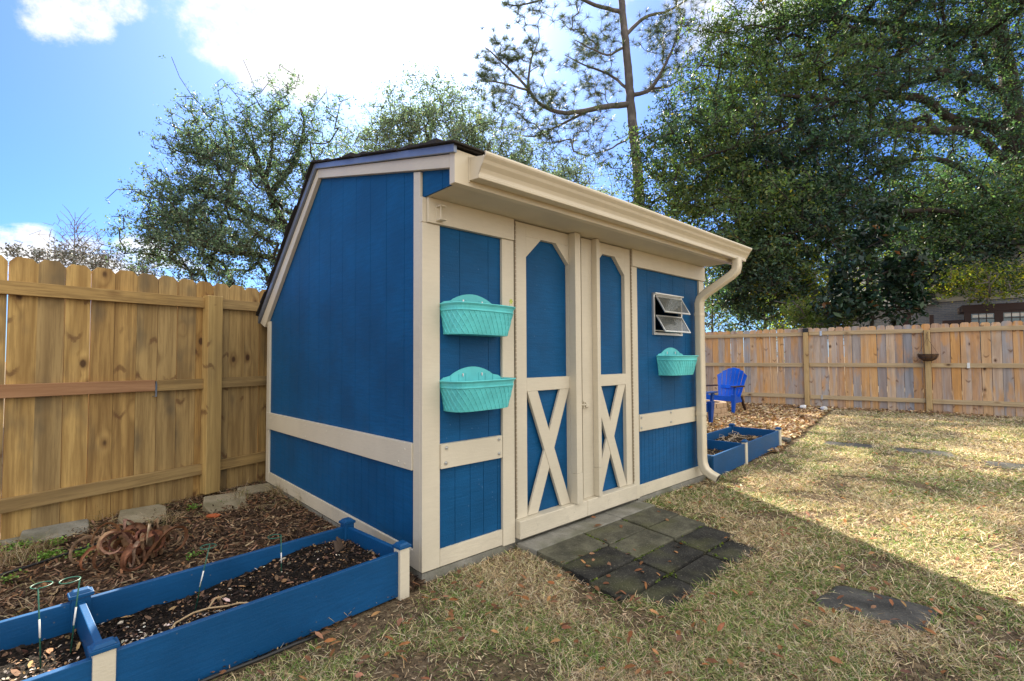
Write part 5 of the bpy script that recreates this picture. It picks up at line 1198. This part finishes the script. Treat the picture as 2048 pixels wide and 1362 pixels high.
far_tree('distant_tree', 'distant low tree behind the shed', 1000, 600, 38, 7, 2.6, 300, 28, (.18,.28), [(.09,.11,.08),(.07,.09,.07)], .25, .9, sig=.5, group='distant trees behind the yard')
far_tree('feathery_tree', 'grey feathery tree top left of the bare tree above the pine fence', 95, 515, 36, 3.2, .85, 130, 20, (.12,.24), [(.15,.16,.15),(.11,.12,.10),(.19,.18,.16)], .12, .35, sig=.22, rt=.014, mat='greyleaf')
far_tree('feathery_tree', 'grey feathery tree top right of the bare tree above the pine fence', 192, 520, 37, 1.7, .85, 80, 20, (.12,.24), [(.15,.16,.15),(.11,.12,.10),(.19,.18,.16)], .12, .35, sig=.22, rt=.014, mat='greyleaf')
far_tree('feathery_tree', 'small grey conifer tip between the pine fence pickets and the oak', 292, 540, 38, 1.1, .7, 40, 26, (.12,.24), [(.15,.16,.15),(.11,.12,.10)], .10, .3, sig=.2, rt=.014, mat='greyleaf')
# bare winter tree
Yb = 40.0; b5 = A(150, 735, Yb); b5[2] = -.05; be = empty('bare_tree', b5, 0, 'leafless winter tree with a fine twiggy crown far beyond the pine fence', 'tree'); t = Tree()
t.limb([b5, A(151,600,Yb), A(150,510,Yb), A(149,460,Yb), A(150,425,Yb)], .16, .02)
for k in range(15):
    py = 545-k*7.2; sg = 1 if k % 2 else -1; sp = 62-k*2.6
    t.limb([A(150,py,Yb), A(150+sg*sp*.5,py-14-.6*sp*.5,Yb+rnd.uniform(-1.5,1.5)), A(150+sg*sp,py-24-.55*sp*.8,Yb+rnd.uniform(-2,2))], .035, .012)
t.grow(clump_targets([(150,480,Yb,2.3,1.9,2.2,240),(150,520,Yb,2.9,1.0,2.4,140)], 2, .3), b5+np.array([0,0,5]), step=.5, wob=.06)
t.wood('trunk', M['greybark'], .016, be, (0,0,0), expo=.40, sides=4); be.children[0].location = -Vector(b5)

# ------------------------------------------------------------------ neighbouring house
HA = RA; hb0 = A(1690, 735, 21.5); hb0[2] = -.05
hs = empty('house', hb0, HA, 'neighbouring house of grey brick and cream lap siding behind the trees', 'house')
MB().box(0, 16, 0, 8, 0, 3.35).build('brick_wall', M['housebrick'], hs)
MB().box(3.2, 16, .25, 7.9, 3.36, 5.4).build('siding_wall', M['siding'], hs)
m = MB(); m.box(3.0, 16.05, -.10, .24, 3.355, 3.52); m.box(3.1, 3.22, .18, .26, 3.53, 5.4); m.box(5.4, 5.52, .19, .249, 3.53, 5.4); m.box(9.2, 9.32, .19, .249, 3.53, 5.4); m.build('trim_board', M['trimwhite'], hs)
m = MB(); m.prism([(-.4,-.5,3.25),(-.4,8.4,3.25),(-.4,4,5.6)], (3.55,0,0)); m.prism([(2.8,-.3,5.35),(2.8,8.3,5.35),(2.8,4,6.8)], (13.6,0,0)); m.build('roof', M['housebrick'] if False else simple('house_shingle', (.085,.085,.09), .9, 0, .3), hs)
MB().tube([(1.0,-.05,1.0),(1.0,-.05,3.3)], .05, 10).build('vent_pipe', M['trimwhite'], hs)
pg = A(1888, 735, 18.0); pg[2] = -.05
pgo = empty('pergola', pg, HA, 'dark brown porch pergola with glazed doors beside the neighbouring house', 'pergola')
for x in (-1.02, -.30, 2.9, 3.3):
    MB().box(x-.13 if x == -1.02 else x-.06, x+.13 if x == -1.02 else x+.06, -.07, .07, 0, 2.72 if x != -1.02 else 2.85).build('post', M['brownwood'], pgo)
m = MB(); m.box(.55, 2.6, -.06, 1.4, 2.78, 3.02); m.box(.60, .78, -.05, .12, 0, 2.779); m.box(1.38, 1.60, -.05, .12, 0, 2.779); m.box(2.22, 2.5, -.05, .12, 0, 2.779); m.box(.781, 1.379, -.045, .10, 0, 1.0); m.box(1.601, 2.219, -.045, .10, 0, 1.0)
m.box(.781,1.379,-.045,.10,2.70,2.779); m.box(1.601,2.219,-.045,.10,2.70,2.779); m.box(.0,.59,.0,.12,0,2.5); m.build('porch_frame', M['brownwood'], pgo)
for x0, x1 in ((.785,1.375),(1.605,2.215)):
    m = MB(); m.box(x0, x1, .0, .02, 1.001, 2.699); w_ = m.build('window', M['houseglass'], pgo)
    m = MB()
    for k in range(1, 3): xx = x0+(x1-x0)*k/3; m.box(xx-.012, xx+.012, -.012, -.001, 1.001, 2.699)
    m.box(x0, x1, -.013, -.0012, 2.50, 2.525); m.build('muntin', M['brownwood'], w_)
    m = MB(); m.box(x0+.03, x1-.03, -.006, -.0015, 2.56, 2.66); m.build('top_light', M['trimwhite'], w_)

# ------------------------------------------------------------------ sun and sky
SUN_AZ, SUN_EL = R(-11.2), R(38.5)
sd_ = Vector((math.sin(SUN_AZ)*math.cos(SUN_EL), math.cos(SUN_AZ)*math.cos(SUN_EL), math.sin(SUN_EL)))
ld = bpy.data.lights.new('sun', 'SUN'); ld.energy = 5.0; ld.angle = R(.53); ld.color = (1.0, .90, .73)
lo = bpy.data.objects.new('sun', ld); COL.objects.link(lo); lo.rotation_euler = sd_.to_track_quat('Z', 'Y').to_euler()
w = bpy.data.worlds.new('World'); SC.world = w; w.use_nodes = True; t = w.node_tree; bg = t.nodes['Background']
class WT(NT):
    def __init__(s, tree): s.t = tree
q = WT(t)
sky = q.n('ShaderNodeTexSky', _sky_type='NISHITA', _sun_disc=False, _sun_elevation=SUN_EL, _sun_rotation=SUN_AZ, _altitude=20, _air_density=1.0, _dust_density=.6, _ozone_density=1.6)
tc = q.n('ShaderNodeTexCoord'); dv_ = q.n('ShaderNodeVectorMath', _operation='NORMALIZE'); q.set(dv_, 'i0', tc.outputs['Generated']); D = dv_.outputs[0]
def dot_to(v):
    nd = q.n('ShaderNodeVectorMath', _operation='DOT_PRODUCT'); q.set(nd, 'i0', D); nd.inputs[1].default_value = tuple(v); return nd.outputs['Value']
sx = q.n('ShaderNodeSeparateXYZ', Vector=D); zz = q.math('ADD', q.math('MAXIMUM', sx.outputs[2], 0), .12)
cu = q.n('ShaderNodeCombineXYZ', X=q.math('DIVIDE', sx.outputs[0], zz), Y=q.math('DIVIDE', sx.outputs[1], zz), Z=0)
n1 = q.n('ShaderNodeTexNoise', Vector=cu, Scale=2.6, Detail=8, Roughness=.62, Distortion=.25).outputs[0]
n2 = q.n('ShaderNodeTexNoise', Vector=D, Scale=11.0, Detail=9, Roughness=.68).outputs[0]
def blob(px, py, rad, soft=.5):
    v = ray(px, py); c = dot_to(v); return q.smooth(c, math.cos(rad*(1+soft)), math.cos(rad*(1-soft)))
def mx(a, b): return q.math('MAXIMUM', a, b)
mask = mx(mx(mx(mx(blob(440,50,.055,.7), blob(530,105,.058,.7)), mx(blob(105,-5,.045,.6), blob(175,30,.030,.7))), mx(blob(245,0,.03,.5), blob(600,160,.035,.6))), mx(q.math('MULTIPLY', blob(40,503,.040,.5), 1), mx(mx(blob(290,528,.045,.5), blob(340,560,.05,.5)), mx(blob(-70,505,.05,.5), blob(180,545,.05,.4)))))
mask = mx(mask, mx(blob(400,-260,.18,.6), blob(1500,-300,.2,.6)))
nz = q.math('MULTIPLY', q.math('ADD', n1, n2), .5)
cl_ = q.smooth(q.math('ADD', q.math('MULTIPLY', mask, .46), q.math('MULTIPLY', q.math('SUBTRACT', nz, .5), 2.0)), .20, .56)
# unseen bright cloud, added overhead and behind the camera to light the shaded sides
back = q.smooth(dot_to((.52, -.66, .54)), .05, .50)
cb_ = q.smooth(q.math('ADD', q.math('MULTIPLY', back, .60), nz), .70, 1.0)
sd3 = dot_to(sd_)
aur = q.math('POWER', q.math('MAXIMUM', sd3, 0), 9.0); aur2 = q.math('POWER', q.math('MAXIMUM', sd3, 0), 60.0)
aur0 = q.math('POWER', q.math('MAXIMUM', sd3, 0), 3.5)
glow = q.math('ADD', q.math('MULTIPLY', aur0, .13), q.math('ADD', q.math('MULTIPLY', aur, .72), q.math('MULTIPLY', aur2, 3.0)))
tn = q.mix(1.0, sky.outputs[0], (.135, .245, .47), 'MULTIPLY')
gl = q.n('ShaderNodeMix', _data_type='RGBA', _blend_type='ADD'); gl.inputs[0].default_value = 1
t.links.new(tn, gl.inputs[6])
gv = q.n('ShaderNodeVectorMath', _operation='SCALE'); gv.inputs[0].default_value = (1.0, .985, .96); t.links.new(glow, gv.inputs['Scale']); t.links.new(gv.outputs[0], gl.inputs[7])
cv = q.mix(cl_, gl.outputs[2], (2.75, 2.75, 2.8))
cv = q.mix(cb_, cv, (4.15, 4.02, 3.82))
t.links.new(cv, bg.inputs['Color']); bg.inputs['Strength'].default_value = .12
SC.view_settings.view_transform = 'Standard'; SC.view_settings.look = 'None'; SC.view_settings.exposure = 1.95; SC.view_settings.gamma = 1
SC.view_settings.use_curve_mapping = False
try:
    SC.cycles.use_denoising = True; SC.cycles.max_bounces = 8; SC.cycles.diffuse_bounces = 4; SC.cycles.transparent_max_bounces = 8
except Exception: pass
